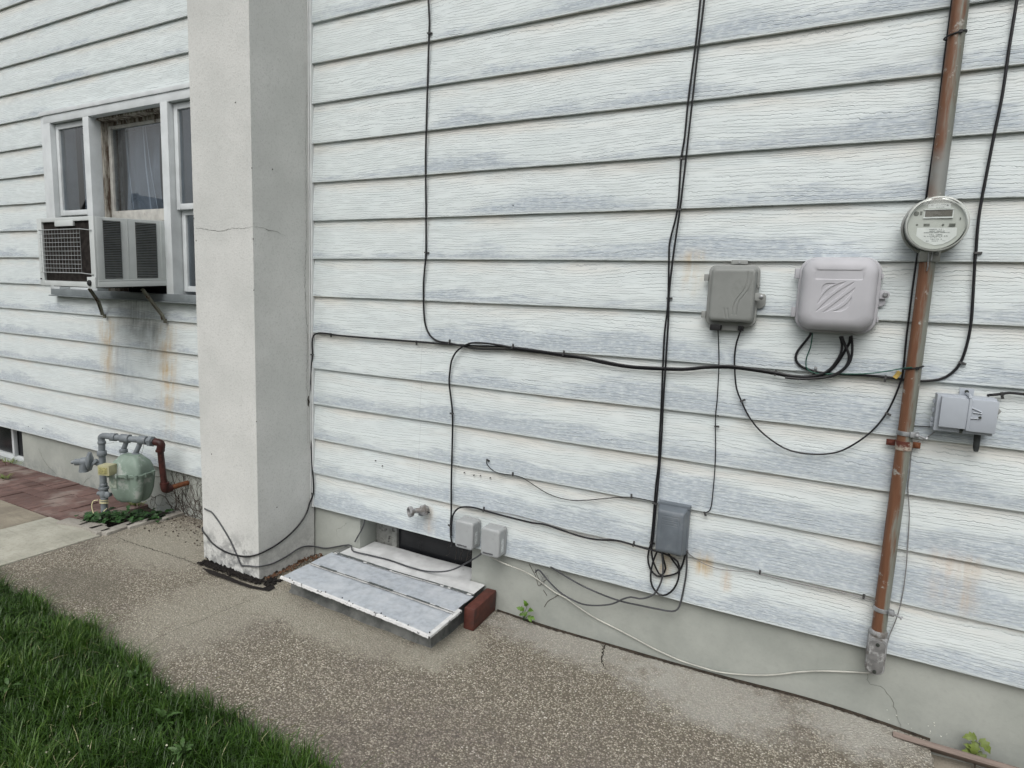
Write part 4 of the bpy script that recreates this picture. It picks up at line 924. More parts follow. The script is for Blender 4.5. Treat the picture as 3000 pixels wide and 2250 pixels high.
b = MB(); b.lathe([(0.0860, 0.056), (0.0850, 0.112), (0.0835, 0.1195), (0.079, 0.123), (0.04, 0.1245), (0.0, 0.125)], mc, ax, 56, cap=False); b.build('glass_cover', M_DOME, mt, smooth=60)
b = MB(); b.lathe([(0.0862, 0.112), (0.0866, 0.116), (0.084, 0.1205), (0.0815, 0.1215), (0.083, 0.114)], mc, ax, 56, cap=False); b.build('cover_rim', plain('pale_rim', (0.50, 0.52, 0.49), 0.35, 0.1, 20), mt)
def FZ(zx, zy): p = W(2600+zx/6.38, 540+zy/6.38, -0.107); return p.x-mc.x, p.z-mc.z
def fp(u, v, h): return Vector((mc.x+u, -0.107-h, mc.z+v))
def fquad(mb, zx0, zx1, zy0, zy1, h0, h1):    # level rectangle on the face plate
    u0, v0 = FZ(zx0, (zy0+zy1)/2); u1, v1 = FZ(zx1, (zy0+zy1)/2); vt = FZ((zx0+zx1)/2, zy0)[1]; vb_ = FZ((zx0+zx1)/2, zy1)[1]
    mb.box(mc.x+u0, mc.x+u1, -0.107-h1, -0.107-h0, mc.z+vb_, mc.z+vt)
b = MB(); fquad(b, 690, 1235, 476, 615, -.001, .0012); fquad(b, 685, 1240, 462, 476, -.001, .004); fquad(b, 668, 1222, 615, 636, -.001, .004); b.build('display_bezel', M_MLABEL, fcm)
b = MB(); fquad(b, 704, 1216, 484, 604, .0012, .0020); b.build('display', M_LCD, fcm)
b = MB(); fquad(b, 765, 1185, 362, 446, 0, .0010)
b.add([tuple(fp(*FZ(zx, zy), 0.001)) for zx, zy in ((535, 812), (1300, 812), (1288, 960), (1160, 1060), (1020, 1120), (880, 1140), (690, 1080), (590, 1010), (515, 945))], [tuple(range(9))]); build_split(b, 'label', M_MLABEL, fcm, smooth=False)
def scribble(mb, place, u0, u1, v, h, gap=0.22, wd=0.0011):     # faint print too small to read
    u = u0
    while u < u1:
        w = wd*random.uniform(0.7, 1.6)
        if random.random() > gap: place(mb, u, min(u+w, u1), v-h/2*random.uniform(0.6, 1), v+h/2*random.uniform(0.6, 1))
        u += w+wd*0.35
b = MB(); pl_ = lambda mb, a, c, d, e: mb.box(mc.x+a, mc.x+c, -0.1086, -0.1081, mc.z+d, mc.z+e)
for zx0, zx1, zy, h in ((780, 1050, 842, .0022), (762, 890, 876, .0030), (920, 1065, 876, .0030), (665, 1160, 906, .0024), (780, 860, 941, .0028), (905, 1025, 941, .0028), (680, 1125, 971, .0028), (800, 990, 990, .0016), (785, 1010, 1026, .0028), (720, 765, 1062, .0034), (810, 940, 1060, .0020), (1000, 1080, 1056, .0009),
                     (815, 860, 390, .0024), (900, 1090, 386, .0016), (910, 1062, 430, .0020), (1108, 1142, 394, .0052)):
    u0, v_ = FZ(zx0, zy); u1 = FZ(zx1, zy)[0]; scribble(b, pl_, u0, u1, v_, h)
b.build('printed_text', M_PRINTG, fcm, smooth=False)
b = MB()
for zx, zy, r in ((550, 762, .0034), (1040, 757, .0030), (540, 552, .0078)): b.lathe([(r, 0), (r, .0015)], fp(*FZ(zx, zy), 0), (0, -1, 0), 16)
for q in ((675, 788, 736, 786), (1152, 1270, 733, 786), (1352, 1374, 620, 660), (606, 652, 508, 580), (762, 796, 343, 358), (1170, 1204, 338, 353)): fquad(b, *q, 0, .0013)
build_split(b, 'slot', plain('grey_slots', (0.12, 0.13, 0.115), 0.5, 0.3, 60), fcm, smooth=False)
b = MB(); b.tube([(mc.x-0.004, -0.062, mc.z-0.085), (mc.x-0.002, -0.064, mc.z-0.13), (mc.x-0.003, -0.058, mc.z-0.145)], 0.002, 6); b.tube([(mc.x+0.006, -0.062, mc.z-0.085), (mc.x+0.005, -0.064, mc.z-0.112)], 0.002, 6); b.lathe([(0.005, 0), (0.005, 0.012)], (mc.x+0.012, -0.062, mc.z-0.09), (1, 0, 0), 8); b.build('seal', M_ZINC, mt)

# ------------------------------------------------------------------ plastic housings with a formed lid (polar height field)
def lid_mesh(cx_, cz_, w, h, r, y_back, depth, er, groove=None, na=224, nt=70, draft=0.0):
    """rounded-rectangle lid bulging toward the yard; er = edge radius, groove(u, v) = recess depth"""
    def bnd(a):
        lo, hi = 0.0, w+h; dx, dz = cos(a), sin(a)
        for _ in range(30):
            m_ = (lo+hi)/2; qx, qz = abs(dx*m_)-(w/2-r), abs(dz*m_)-(h/2-r)
            sd_ = math.hypot(max(qx, 0), max(qz, 0))+min(max(qx, qz), 0)-r
            if sd_ < 0: lo = m_
            else: hi = m_
        return lo
    ab = [(2*pi*k/na, bnd(2*pi*k/na)) for k in range(na)]
    vs = []; rings = []
    tin = 1-er/(min(w, h)/2)
    for j in range(nt+1): rings.append(('t', tin*max(0.003, j/nt)))
    for j in range(1, 7): rings.append(('e', j/6*pi/2))
    rings.append(('s', 1.0))
    for kind, q in rings:
        for a, R in ab:
            if kind == 't': t, y = q, -depth
            elif kind == 'e': t, y = tin+(1-tin)*sin(q), -depth+er*(1-cos(q))
            else: t, y = 1.0+draft, 0.0
            u, v = t*R*cos(a), t*R*sin(a)
            if kind == 't' and groove: y += groove(u, v)
            vs.append((cx_+u, y_back+y, cz_+v))
    mb = MB(); m_ = len(rings)
    mb.v = vs; mb.f = [(i*na+k, i*na+(k+1) % na, (i+1)*na+(k+1) % na, (i+1)*na+k) for i in range(m_-1) for k in range(na)]
    mb.f.append(tuple(range(na)))
    return mb
def ss_(x, a, b): t = min(1, max(0, (x-a)/(b-a))); return t*t*(3-2*t)
def hinge(mb, x, z, s=1, w=0.014, h=0.032, y=-0.022):
    mb.box(x-w*s, x, y-0.008, y+0.006, z-h/2, z+h/2); mb.tube([(x-w*s, y-0.004, z-h/2), (x-w*s, y-0.004, z+h/2)], 0.0045, 8)

# large lilac-grey box
bx = thing('utility_box', (-0.012, 0, 1.47), 'large pale lilac-grey utility box with a domed lid and moulded diagonal stripes', 'utility box')
def stripes(u, v):
    g = 0.0
    # name panel
    pu, pv, pw_, ph_ = 0.0, 0.066, 0.150, 0.034
    qx, qz = abs(u-pu)-(pw_/2-.008), abs(v-pv)-(ph_/2-.008)
    d = math.hypot(max(qx, 0), max(qz, 0))+min(max(qx, qz), 0)-.008
    g += 0.0022*(1-ss_(d, -.0022, 0.0))
    # leaf-shaped diagonal recesses inside a circle
    c, s = cos(radians(44)), sin(radians(44)); uu, vv = u+0.004, v+0.010
    a = uu*c+vv*s; q = -uu*s+vv*c
    for q0, L, wd, bow in ((0.050, 0.030, 0.0075, 0.10), (0.028, 0.060, 0.0085, 0.07), (0.0025, 0.080, 0.0085, 0.03), (-0.022, 0.068, 0.0080, -0.07), (-0.047, 0.040, 0.0075, -0.12)):
        if abs(a) < L:
            cq = q0*(1-(a/L)**2*0.35) ; hw = wd*(1-(a/L)**2)
            d = abs(q-cq)-hw; g += 0.0026*(1-ss_(d, -.0022, 0.0004))
    return g
b = MB(); b.rings([rrect(-0.012, 1.470, .262, .268, .055, y, 8) for y in (-0.002, -0.024)]+[rrect(-0.012, 1.470, .256, .262, .052, y, 8) for y in (-0.027,)])
hinge(b, -0.141, 1.545, 1, .012, .036); hinge(b, -0.141, 1.406, 1, .012, .036)
b.box(0.118, 0.124, -0.03, -0.006, 1.53, 1.548); b.box(0.118, 0.124, -0.03, -0.006, 1.38, 1.398)
b.rings([[(0.118+0.004*0, y, 1.492), (0.134, y, 1.492), (0.146, y, 1.486), (0.150, y, 1.476), (0.146, y, 1.466), (0.134, y, 1.462), (0.118, y, 1.462)] for y in (-0.016, -0.022)])
b.rings([[(0.118, y, 1.462), (0.138, y, 1.462), (0.140, y, 1.446), (0.130, y, 1.436), (0.118, y, 1.436)] for y in (-0.006, -0.010)])
b.build('back_box', M_BOXL, bx, bevel=0.0012)
lid_mesh(-0.012, 1.472, .238, .250, .050, -0.026, 0.084, 0.036, stripes, 300, 110, 0.02).build('lid', M_BOXL, bx, smooth=50)
b = MB(); b.lathe([(0.0085, 0), (0.0085, 0.005), (0.006, 0.007)], (0.136, -0.022, 1.477), (0, -1, 0), 12); b.build('latch_screw', M_ZINC, bx)

# mid grey box
bx = thing('utility_box', (-0.37, 0, 1.46), 'mid-grey utility box with moulded wavy lines, hung left of the large lilac-grey one', 'utility box')
def waves(u, v):
    g = 0.0
    for k in (0, 1):
        cu_ = 0.030+k*0.014+0.022*math.tanh(v/0.030)+0.0
        if -0.075 < v < 0.088: g += 0.0022*(1-ss_(abs(u-cu_), 0.0006, 0.0028))
    for k in (0, 1):
        cu_ = -0.016+k*0.012-0.25*(v+0.09)+2.0*(v+0.09)**2
        if -0.090 < v < -0.050: g += 0.0018*(1-ss_(abs(u-cu_), 0.0006, 0.0028))
    return g
b = MB(); b.rings([rrect(-0.370, 1.458, .186, .232, .026, y, 6) for y in (-0.003, -0.018)]+[rrect(-0.370, 1.458, .182, .228, .024, -0.0205, 6)])
hinge(b, -0.462, 1.525, 1, .013, .026); hinge(b, -0.462, 1.382, 1, .013, .026)
b.box(-0.279, -0.274, -0.03, -0.008, 1.490, 1.508)
b.rings([[(-0.282, y, 1.47), (-0.255, y, 1.468), (-0.249, y, 1.46), (-0.250, y, 1.425), (-0.262, y, 1.414), (-0.282, y, 1.412)] for y in (-0.004, -0.012)])
b.rings([[(-0.300, y, 1.470), (-0.264, y, 1.470), (-0.254, y, 1.465), (-0.250, y, 1.456), (-0.254, y, 1.447), (-0.264, y, 1.442), (-0.300, y, 1.442)] for y in (-0.040, -0.046)])
b.box(-0.385, -0.325, -0.010, -0.002, 1.578, 1.594)
b.build('back_box', M_BOXMB, bx, bevel=0.0012)
lid_mesh(-0.366, 1.460, .162, .202, .016, -0.020, 0.044, 0.012, waves, 280, 90, 0.02).build('lid', M_BOXM, bx, smooth=50)
b = MB(); b.lathe([(0.007, 0), (0.007, 0.004), (0.004, 0.006)], (-0.262, -0.046, 1.456), (0, -1, 0), 12); b.lathe([(0.004, 0), (0.004, 0.003)], (-0.355, -0.010, 1.586), (0, -1, 0), 10); build_split(b, 'screw', M_ZINC, bx)
b = MB(); b.box(-0.440, -0.400, -0.042, -0.008, 1.322, 1.344); b.box(-0.338, -0.318, -0.030, -0.006, 1.326, 1.344); build_split(b, 'cable_entry', M_BLACK, bx, bevel=0.002)
b = MB(); b.box(-0.399, -0.339, -0.020, -0.006, 1.324, 1.343); b.build('mounting_tab', M_BOXMB, bx, bevel=0.001)

# pale blue-grey box, right
bx = thing('utility_box', (0.40, 0, 1.09), 'pale blue-grey utility box with two raised door panels, right of the conduit', 'utility box')
b = MB(); xl, xr2, zt, zb = 0.318, 0.478, 1.152, 1.030
b.box(xl, xr2, -0.066, -0.006, zb, zt)
for z in (1.125, 1.095, 1.062, 1.045): hinge(b, xl+0.002, z, 1, .006, .014, -0.03)
b.build('back_box', M_BOXN, bx, bevel=0.006)
b = MB(); b.box(xl+0.010, xl+0.086, -0.086, -0.060, zb+0.016, zt-0.004); b.box(xl+0.092, xr2+0.004, -0.082, -0.060, zb+0.010, zt-0.006); b.box(xl+0.084, xl+0.094, -0.090, -0.060, zb+0.012, zt-0.002); build_split(b, 'door', M_BOXN, bx, bevel=0.004)
b = MB()
for (u0, v0), (u1, v1) in (((0.090, 0.090), (0.120, 0.078)), ((0.098, 0.074), (0.122, 0.073)), ((0.088, 0.054), (0.118, 0.056))):
    b.tube([(xl+u0, -0.084, zb+v0), (xl+u1, -0.0845, zb+v1)], 0.0022, 6)
b.tube([(xl+0.086, -0.086, zt-0.004), (xl+0.086, -0.080, zt+0.004), (xl+0.084, -0.03, zt+0.006)], 0.005, 8)
build_split(b, 'latch_rib', M_BOXN, bx); b = MB(); b.lathe([(0.0042, 0), (0.0042, 0.003)], (xl+0.118, -0.0845, zb+0.060), (0, -1, 0), 10); b.lathe([(0.006, 0), (0.006, 0.004)], (xl+0.084, -0.02, zt+0.012), (0, -1, 0), 10)
b.box(xl+0.072, xl+0.080, -0.072, -0.06, zb-0.001, zb+0.014); build_split(b, 'keyhole', M_HOLE, bx)
b = MB(); b.box(xl+0.066, xl+0.106, -0.010, -0.002, zt, zt+0.022); b.build('mounting_tab', M_BOXN, bx, bevel=0.001)
b = MB(); b.rings([[(xr2-0.002, y, 1.118), (xr2+0.016, y, 1.118), (xr2+0.024, y, 1.108), (xr2+0.016, y, 1.096), (xr2-0.002, y, 1.096)] for y in (-0.014, -0.022)]); b.box(xr2-0.002, xr2+0.018, -0.016, -0.004, 1.084, 1.090); b.lathe([(0.006, 0), (0.006, 0.004)], (xr2+0.012, -0.022, 1.107), (0, -1, 0), 10); b.build('side_tab', M_BOXMB, bx, bevel=0.001)
b = MB(); b.tube([(xl+0.128, -0.030, zb+0.004), (xl+0.128, -0.030, zb-0.020), (xl+0.129, -0.030, zb-0.048), (xl+0.130, -0.030, zb-0.062)], [0.0095, 0.0095, 0.0090, 0.0065], 12); b.build('cable_boot', plain('dark_rubber', (0.035, 0.04, 0.04), 0.6, 0.3, 60, 0.3), bx)

# slate box low down
bx = thing('utility_box', (-0.53, 0, 0.49), 'slate-grey oblong junction box with coiled black cables hanging below it', 'utility box')
b = MB(); b.rings([rrect(-0.527, 0.492, .128, .204, .006, y, 3) for y in (-0.003, -0.030)]); b.box(-0.593, -0.461, -0.036, -0.003, 0.585, 0.597); b.build('back_box', M_BOXD, bx, bevel=0.001)
def gpanel(u, v):
    qx, qz = abs(u)-0.036, abs(v+0.004)-0.072; d = max(qx, qz); g = 0.0010*(1-ss_(abs(d), 0.0004, 0.0018))
    if abs(u) < 0.034: g += 0.0008*(1-ss_(abs(v-0.030+4*u*u*0-0.002), 0.0004, 0.0016))+0.0008*(1-ss_(abs(v-0.052), 0.0004, 0.0016))
    if -0.02 < u < 0.03: g += 0.0007*(1-ss_(abs(v-0.044+6*(u-0.005)**2), 0.0004, 0.0018))
    return g
lid_mesh(-0.527, 0.488, .110, .184, .008, -0.028, 0.052, 0.012, gpanel, 240, 80, 0.12).build('lid', M_BOXD, bx, smooth=50)
b = MB(); b.box(-0.505, -0.497, -0.02, -0.004, 0.376, 0.390); b.box(-0.505, -0.490, -0.02, -0.014, 0.374, 0.379); b.build('earth_lug', M_BLACK, bx)

# two small light boxes above the basement window
for (xc, zc), l in (((-1.518, 0.258), 'small light-grey box at the siding edge, hung directly over the basement window'), ((-1.370, 0.252), 'small light-grey box at the siding edge, nearer the brown brick and clear of the window')):
    bx = thing('junction_box', (xc, 0, zc), l, 'junction box', 'pair of small light-grey junction boxes')
    b = MB(); b.rings([rrect(xc, zc, .104, .142, .014, y, 5) for y in (-0.002, -0.014)]); b.build('back_box', M_BOXS, bx, bevel=0.001)
    b = MB(); b.rings([rrect(xc, zc, .0985, .1365, .013, y, 5) for y in (-0.0140, -0.0180)]); b.build('gasket', M_BOXMB, bx)
    lid_mesh(xc, zc, .102, .140, .014, -0.018, 0.058, 0.009, None, 160, 30, 0.0).build('lid', M_BOXS, bx, smooth=50)
    b = MB(); scribble(b, lambda mb, a, c, d, e: mb.box(a, c, -0.0768, -0.0762, d, e), xc-0.036, xc+0.020, zc-0.054, 0.0095, 0.08, 0.0034); b.build('printed_text', M_PRINT, bx, smooth=False)
    b = MB(); b.box(xc+0.0509, xc+0.0515, -0.052, -0.030, zc-0.045, zc+0.018); b.build('sticker', M_STICK, bx)
    b = MB(); b.lathe([(0.007, 0), (0.007, 0.012)], (xc+0.005, -0.035, zc-0.080), (0, 0, 1), 10); b.build('cable_gland', M_CABLEG, bx)

# outdoor tap
tp_ = thing('outdoor_tap', (-1.82, 0, 0.305), 'weathered grey outdoor tap body on the lowest boards, left of the black cable', 'tap')
c0 = W(1232, 1493, -0.02)
b = MB(); o1 = c0+Vector((-0.012, -0.045, 0.002)); d = Vector((-0.55, -0.9, -0.05)).normalized()
b.lathe([(0.013, -0.04), (0.013, 0.0), (0.024, 0.004), (0.028, 0.012), (0.028, 0.024), (0.026, 0.026), (0.021, 0.026), (0.019, 0.004), (0.008, 0.0)], o1, d, 12, cap=False); b.build('spout', M_DIECAST, tp_)
b = MB(); c1 = c0+Vector((0.030, -0.012, 0.006)); b.lathe([(0.010, -0.014), (0.027, -0.012), (0.030, 0.0), (0.027, 0.006), (0.016, 0.008), (0.016, 0.014), (0.006, 0.018)], c1, (0.25, -1, 0.05), 8)
b.tube([c1, o1-d*0.02], 0.014, 10); b.build('valve_body', M_DIECAST, tp_)
b = MB(); b.box(c0.x-0.006, c0.x+0.020, -0.030, -0.004, c0.z-0.030, c0.z-0.004); b.build('bracket', M_GREYP, tp_, bevel=0.002)
b = MB(); b.lathe([(0.003, 0), (0.003, 0.012), (0.005, 0.013)], c1+Vector((0.026, -0.006, -0.001)), (1, -0.2, 0), 8); b.build('screw', M_BLACK, tp_)

# ------------------------------------------------------------------ cables
def clip_mesh(p, d, r):      # nail-in clip across a cable running along d
    p = Vector(p); d = Vector(d).normalized(); s = d.cross(Vector((0, 1, 0))).normalized(); mb = MB()
    mb.obox(p+Vector((0, -r*0.4, 0)), s, d, (0, 1, 0), r+0.0018, 0.0032, r*0.9+0.0012)
    return mb, s
def cable(pts, r, mat, name, label, cat='cable', y=-0.006, clips=(), group=None, raw=None, side=1):
    P = raw if raw else [W(p[0], p[1], (p[2] if len(p) > 2 else y)) for p in pts]
    S = spline(P, 0.018); mb = MB(); mb.tube(S, r, 8)
    mid = S[len(S)//2]
    if clips:
        o = thing(name, mid, label, cat, group); mb.build('sheath', mat, o)
        for c in clips:
            px, py = c[0], c[1]; sg = c[2] if len(c) > 2 else side
            q = W(px, py, y); i = min(range(len(S)), key=lambda k: (S[k]-q).length)
            dd = S[min(i+1, len(S)-1)]-S[max(i-1, 0)]
            k, s = clip_mesh(S[i], dd, r)
            e = S[i]+s*sg*(r+0.006); k.obox(Vector((e.x, min(-0.003, S[i].y+0.002), e.z)), s, Vector(dd).normalized(), (0, 1, 0), 0.0065, 0.0038, 0.0018)
            k.lathe([(0.0026, 0), (0.0034, 0.001), (0.0034, 0.003)], (e.x+s.x*sg*0.001, S[i].y, e.z+s.z*sg*0.001), (0, -1, 0), 8)
            k.build('cable_clip', M_CLIP, o)
        return o
    return tag(mb.build(name, mat, loc=mid), label, cat, group)
bund_low = [(1389, 1021), (1452, 1023), (1502, 1024), (1588, 1034), (1651, 1044), (1705, 1050), (1768, 1064), (1836, 1076), (1904, 1081), (2000, 1084), (2068, 1078), (2136, 1077), (2203, 1085), (2271, 1096), (2316, 1104), (2362, 1107)]
cable([(1262, -1500), (1256, -600), (1252, -120), (1254, -40), (1255, 0), (1258, 60), (1257, 98), (1254, 200), (1250, 340), (1247, 470), (1248, 600), (1248, 740), (1244, 790), (1241, 831), (1241, 886), (1244, 940), (1253, 971), (1267, 990), (1285, 1000), (1316, 1005), (1348, 1012)]+bund_low+[(2398, 1102), (2429, 1089), (2457, 1058), (2479, 1021), (2489, 1003), (2491, 985)],
      0.0046, M_CABLE, 'cable', 'long black cable dropping down the middle boards, then turning right into the bundle', clips=[(1257, 98, 1), (1246, 741, 1), (1311, 1006, 1), (2271, 1098, 1)], y=-0.006)
cable([(1322, 1600, 0.005), (1324, 1590), (1321, 1575), (1320, 1540), (1322, 1500), (1322, 1428), (1324, 1338), (1326, 1247), (1325, 1202), (1321, 1166), (1316, 1121), (1318, 1089), (1323, 1057), (1335, 1033), (1353, 1017), (1371, 1008), (1393, 1004), (1443, 1008), (1502, 1018), (1588, 1029), (1651, 1038), (1705, 1046), (1768, 1058), (1836, 1071), (1904, 1076), (2000, 1080), (2068, 1074), (2136, 1072), (2203, 1080), (2271, 1091), (2316, 1100), (2365, 1103), (2406, 1096), (2430, 1083), (2448, 1062), (2463, 1036), (2467, 1010), (2461, 985)],
      0.0044, M_CABLE, 'cable', 'black cable curling over from the bundle and running down past the two small boxes', y=-0.014, clips=[(1325, 1208, 1), (1320, 1546, 1), (1497, 1018, 1), (1651, 1040, 1)])
sideX = CX1+0.006
capts = [W(*p, 0.0) for p in ((1700, 1046), (1600, 1030), (1500, 1017), (1400, 1013), (1310, 1008), (1222, 1001), (1080, 990), (1000, 983), (958, 977), (935, 976), (921, 983), (917, 1003), (918, 1039), (915, 1075), (912, 1134), (911, 1247), (915, 1338), (920, 1405), (920, 1446))]
for p in capts: p.y = -0.006
capts += [Vector((sideX+0.002, -0.02, X(912, 1470, sideX).z))]+[X(*p, sideX) for p in ((898, 1503), (878, 1535), (848, 1567), (809, 1597), (775, 1616))]
capts += [Vector((sideX-0.0, CY-0.005, X(759, 1623, sideX).z))]+[W(*p, CY-0.007) for p in ((729, 1630), (699, 1628), (659, 1616), (624, 1593), (606, 1571))]+[Vector((CX0-0.006, CY-0.002, W(598, 1549, CY).z)), Vector((CX0-0.006, CY+0.06, W(598, 1532, CY).z))]
cable(None, 0.0044, M_CABLE, 'cable', 'black cable following the chimney corner and looping low round the chimney foot', raw=capts, clips=[(1222, 1001, 1), (967, 979, 1), (918, 1039, -1), (921, 1450, -1)])
cg = [Vector((CX0-0.006, CY+0.03, W(594, 1487, CY).z))]+[W(*p, CY-0.006) for p in ((600, 1491), (618, 1499), (636, 1521), (659, 1557), (677, 1589), (695, 1629), (705, 1654), (712, 1657), (729, 1658))]+[Vector((sideX, CY-0.006, X(765, 1657, sideX).z))]+[X(*p, sideX) for p in ((799, 1651), (838, 1631), (858, 1618), (875, 1607), (893, 1601), (908, 1600))]
cg += [W(*p, FY-0.012) for p in ((930, 1602), (958, 1606))]+[Vector((-2.33, 0.01, -0.006))]+[G(px, py, z) for px, py, z in ((1034, 1614, -0.008), (1077, 1625, -0.009), (1138, 1640, -0.011), (1200, 1661, -0.012), (1246, 1673, -0.010))]+[W(1292, 1675, -0.03), W(1329, 1668, -0.03), W(1369, 1648, -0.03), W(1400, 1630, -0.034), W(1410, 1622, -0.035)]
cable(None, 0.0040, M_CABLEG, 'cable', 'faded grey cable slung across the chimney foot and over the metal well cover', raw=cg)
cable([(0, 0), (2190, -1200), (2095, -420), (2052, 0), (2038, 131), (2017, 289), (2006, 400), (1996, 465), (1985, 610), (1963, 705), (1960, 750), (1957, 886), (1947, 976), (1942, 1075), (1938, 1179), (1933, 1270), (1929, 1360), (1921, 1428), (1914, 1520), (1907, 1590), (1904, 1602), (1898, 1631), (1904, 1665), (1924, 1687), (1949, 1688), (1985, 1678), (2000, 1653), (2007, 1624), (2008, 1610)][1:],
      0.0040, M_CABLE, 'cable', 'left twin of two black cables running full height down to the slate box', clips=[(1997, 465, 1), (1955, 874, 1), (1909, 1586, 1)], y=-0.006)
cable([(2206, -1200), (2108, -420), (2063, 0), (2047, 131), (2029, 289), (2013, 434), (2001, 540), (1992, 614), (1973, 745), (1960, 863), (1958, 940), (1953, 1021), (1949, 1089), (1943, 1179), (1939, 1270), (1933, 1360), (1927, 1428), (1920, 1500), (1914, 1570), (1909, 1605), (1912, 1640), (1930, 1680), (1941, 1683), (1950, 1665), (1944, 1640), (1938, 1608)],
      0.0040, M_CABLE, 'cable', 'right twin of two black cables running full height down to the slate box', clips=[(1990, 612, -1), (1924, 1480, -1)], y=-0.015)
cable([(1960, 1605, -0.03), (1958, 1620, -0.03), (1974, 1646), (1989, 1668), (1987, 1697), (1974, 1725), (1953, 1742), (1931, 1742), (1911, 1718), (1906, 1686), (1913, 1646), (1927, 1612), (1930, 1603, -0.03)], 0.0040, M_CABLE, 'cable', 'black cable coil hanging as the largest loop under the slate box', y=-0.018)
cable([(1938, 1603, -0.03), (1938, 1612, -0.03), (1942, 1653), (1941, 1689), (1931, 1718), (1917, 1740), (1895, 1751), (1873, 1754), (1848, 1749), (1823, 1756), (1794, 1769), (1750, 1774), (1707, 1770), (1671, 1754), (1638, 1733), (1605, 1700), (1587, 1678), (1577, 1669), (1568, 1677)], 0.0038, M_CABLEG, 'cable', 'grey-black cable sagging below the siding from slate box to a frayed end', y=-0.024)
cable([(2013, 1612, -0.03), (2012, 1630), (2011, 1675), (2003, 1725), (1994, 1765), (1985, 1785), (1967, 1791), (1931, 1785), (1877, 1774), (1815, 1760), (1750, 1736), (1689, 1707), (1627, 1669), (1610, 1658, 0.01)], 0.0038, M_CABLEG, 'cable', 'cable from slate box right side, bending back left under the siding', y=-0.008)
cable([(1560, 1655, 0.012), (1575, 1672), (1590, 1695), (1593, 1712), (1585, 1706), (1592, 1690), (1600, 1680), (1608, 1698)], 0.0011, M_GYWIRE, 'wire', 'tangle of thin frayed wire hanging under the siding above the bright green weed', 'wire', y=0.020)
cable([(1421, 1622, -0.034), (1432, 1628, -0.03), (1475, 1650, -0.01), (1533, 1673, 0.0), (1569, 1693), (1598, 1715), (1627, 1736), (1656, 1751), (1681, 1769), (1714, 1792), (1750, 1814), (1804, 1841), (1859, 1870), (1913, 1899), (1967, 1924), (2000, 1938), (2045, 1952), (2113, 1970), (2203, 1978), (2271, 1977), (2339, 1969), (2407, 1966), (2475, 1968), (2542, 1971), (2552, 1969)], 0.0030, M_WHWIRE, 'wire', 'dirty white wire draped along the foundation from a small box to the conduit foot', 'wire', y=0.022)
cable([(1323, 1570), (1322, 1550), (1325, 1519), (1329, 1505), (1341, 1490), (1360, 1485), (1388, 1487), (1417, 1495), (1461, 1507), (1515, 1521), (1555, 1531), (1598, 1537), (1642, 1552), (1696, 1570), (1750, 1581), (1804, 1583), (1841, 1592), (1888, 1606), (1931, 1617), (1960, 1628), (1985, 1645), (1990, 1668), (1989, 1685)], 0.0044, M_CABLE, 'cable', 'black cable arching over the two small boxes and on to the slate box', clips=[(1417, 1496, 1), (1860, 1598, 1)], y=-0.022)
cable([(1400, 1490), (1461, 1500), (1504, 1508), (1605, 1535), (1714, 1567), (1800, 1580)], 0.0016, M_GYWIRE, 'wire', 'thin beige wire tucked under the board edge above the two small boxes', 'wire', y=-0.004)
cable([(1427, 1347), (1425, 1356), (1432, 1367), (1448, 1381), (1470, 1388), (1502, 1392), (1529, 1399), (1561, 1419), (1597, 1442), (1633, 1457), (1678, 1466), (1723, 1465), (1769, 1461), (1814, 1457), (1850, 1457), (1886, 1463), (1922, 1471)], 0.0020, M_CABLE, 'wire', 'thin black wire wandering across the lower boards to the twin cables', 'wire', clips=[(1427, 1347, 1), (1506, 1394, 1), (1855, 1459, 1)], y=-0.004)
cable([(2103, 960, -0.03), (2106, 1025), (2106, 1076), (2104, 1120), (2101, 1174), (2096, 1225), (2096, 1338), (2090, 1428), (2084, 1482), (2076, 1498), (2064, 1502)], 0.0021, M_CABLE, 'wire', 'thin black wire hanging straight down from the mid-grey box beside the slate box', 'wire', clips=[(2092, 1256, 1), (2066, 1501, 1)], y=-0.005)
cable([(2170, 958, -0.03), (2170, 967, -0.03), (2158, 1003), (2152, 1044), (2153, 1094), (2158, 1139), (2172, 1175), (2194, 1220), (2226, 1261), (2271, 1297), (2316, 1320), (2384, 1331), (2452, 1325), (2506, 1299), (2556, 1261), (2597, 1211), (2624, 1157), (2637, 1121), (2643, 1103), (2649, 1057), (2655, 994), (2664, 922), (2674, 840), (2687, 750), (2697, 690), (2714, 574), (2741, 389), (2764, 194), (2789, 0), (2845, -430), (2945, -1200)], 0.0032, M_CABLE, 'cable', 'black cable in a wide U from the mid-grey box, climbing the conduit left edge', clips=[(2168, 1176, 1), (2600, 1203, -1)], y=-0.012)
cable([(2375, 975, -0.03), (2372, 984, -0.03), (2358, 1002), (2338, 1027), (2331, 1046), (2336, 1063), (2352, 1076), (2374, 1084), (2401, 1091), (2433, 1095), (2474, 1097), (2555, 1101), (2610, 1106), (2640, 1111), (2692, 1116), (2750, 1112), (2787, 1094), (2814, 1062), (2832, 1012), (2845, 944), (2852, 840), (2857, 750), (2859, 741), (2868, 633), (2891, 506), (2913, 393), (2936, 280), (2958, 131), (2979, 0), (3042, -400), (3170, -1200)], 0.0046, M_CABLE, 'cable', 'black cable at the far right, passing behind the conduit into the large lilac-grey box', clips=[(2861, 738, -1), (2806, 1066, -1), (2598, 1099, -1), (2390, 1084, -1)], y=-0.0055)
cable([(2467, 985, -0.03), (2468, 992, -0.03), (2477, 1014), (2486, 1036), (2487, 1055), (2476, 1076), (2455, 1092), (2425, 1104), (2395, 1108), (2350, 1110), (2300, 1106)], 0.0046, M_CABLE, 'cable', 'short black cable crossing the other loops under the large lilac-grey box', y=-0.024)
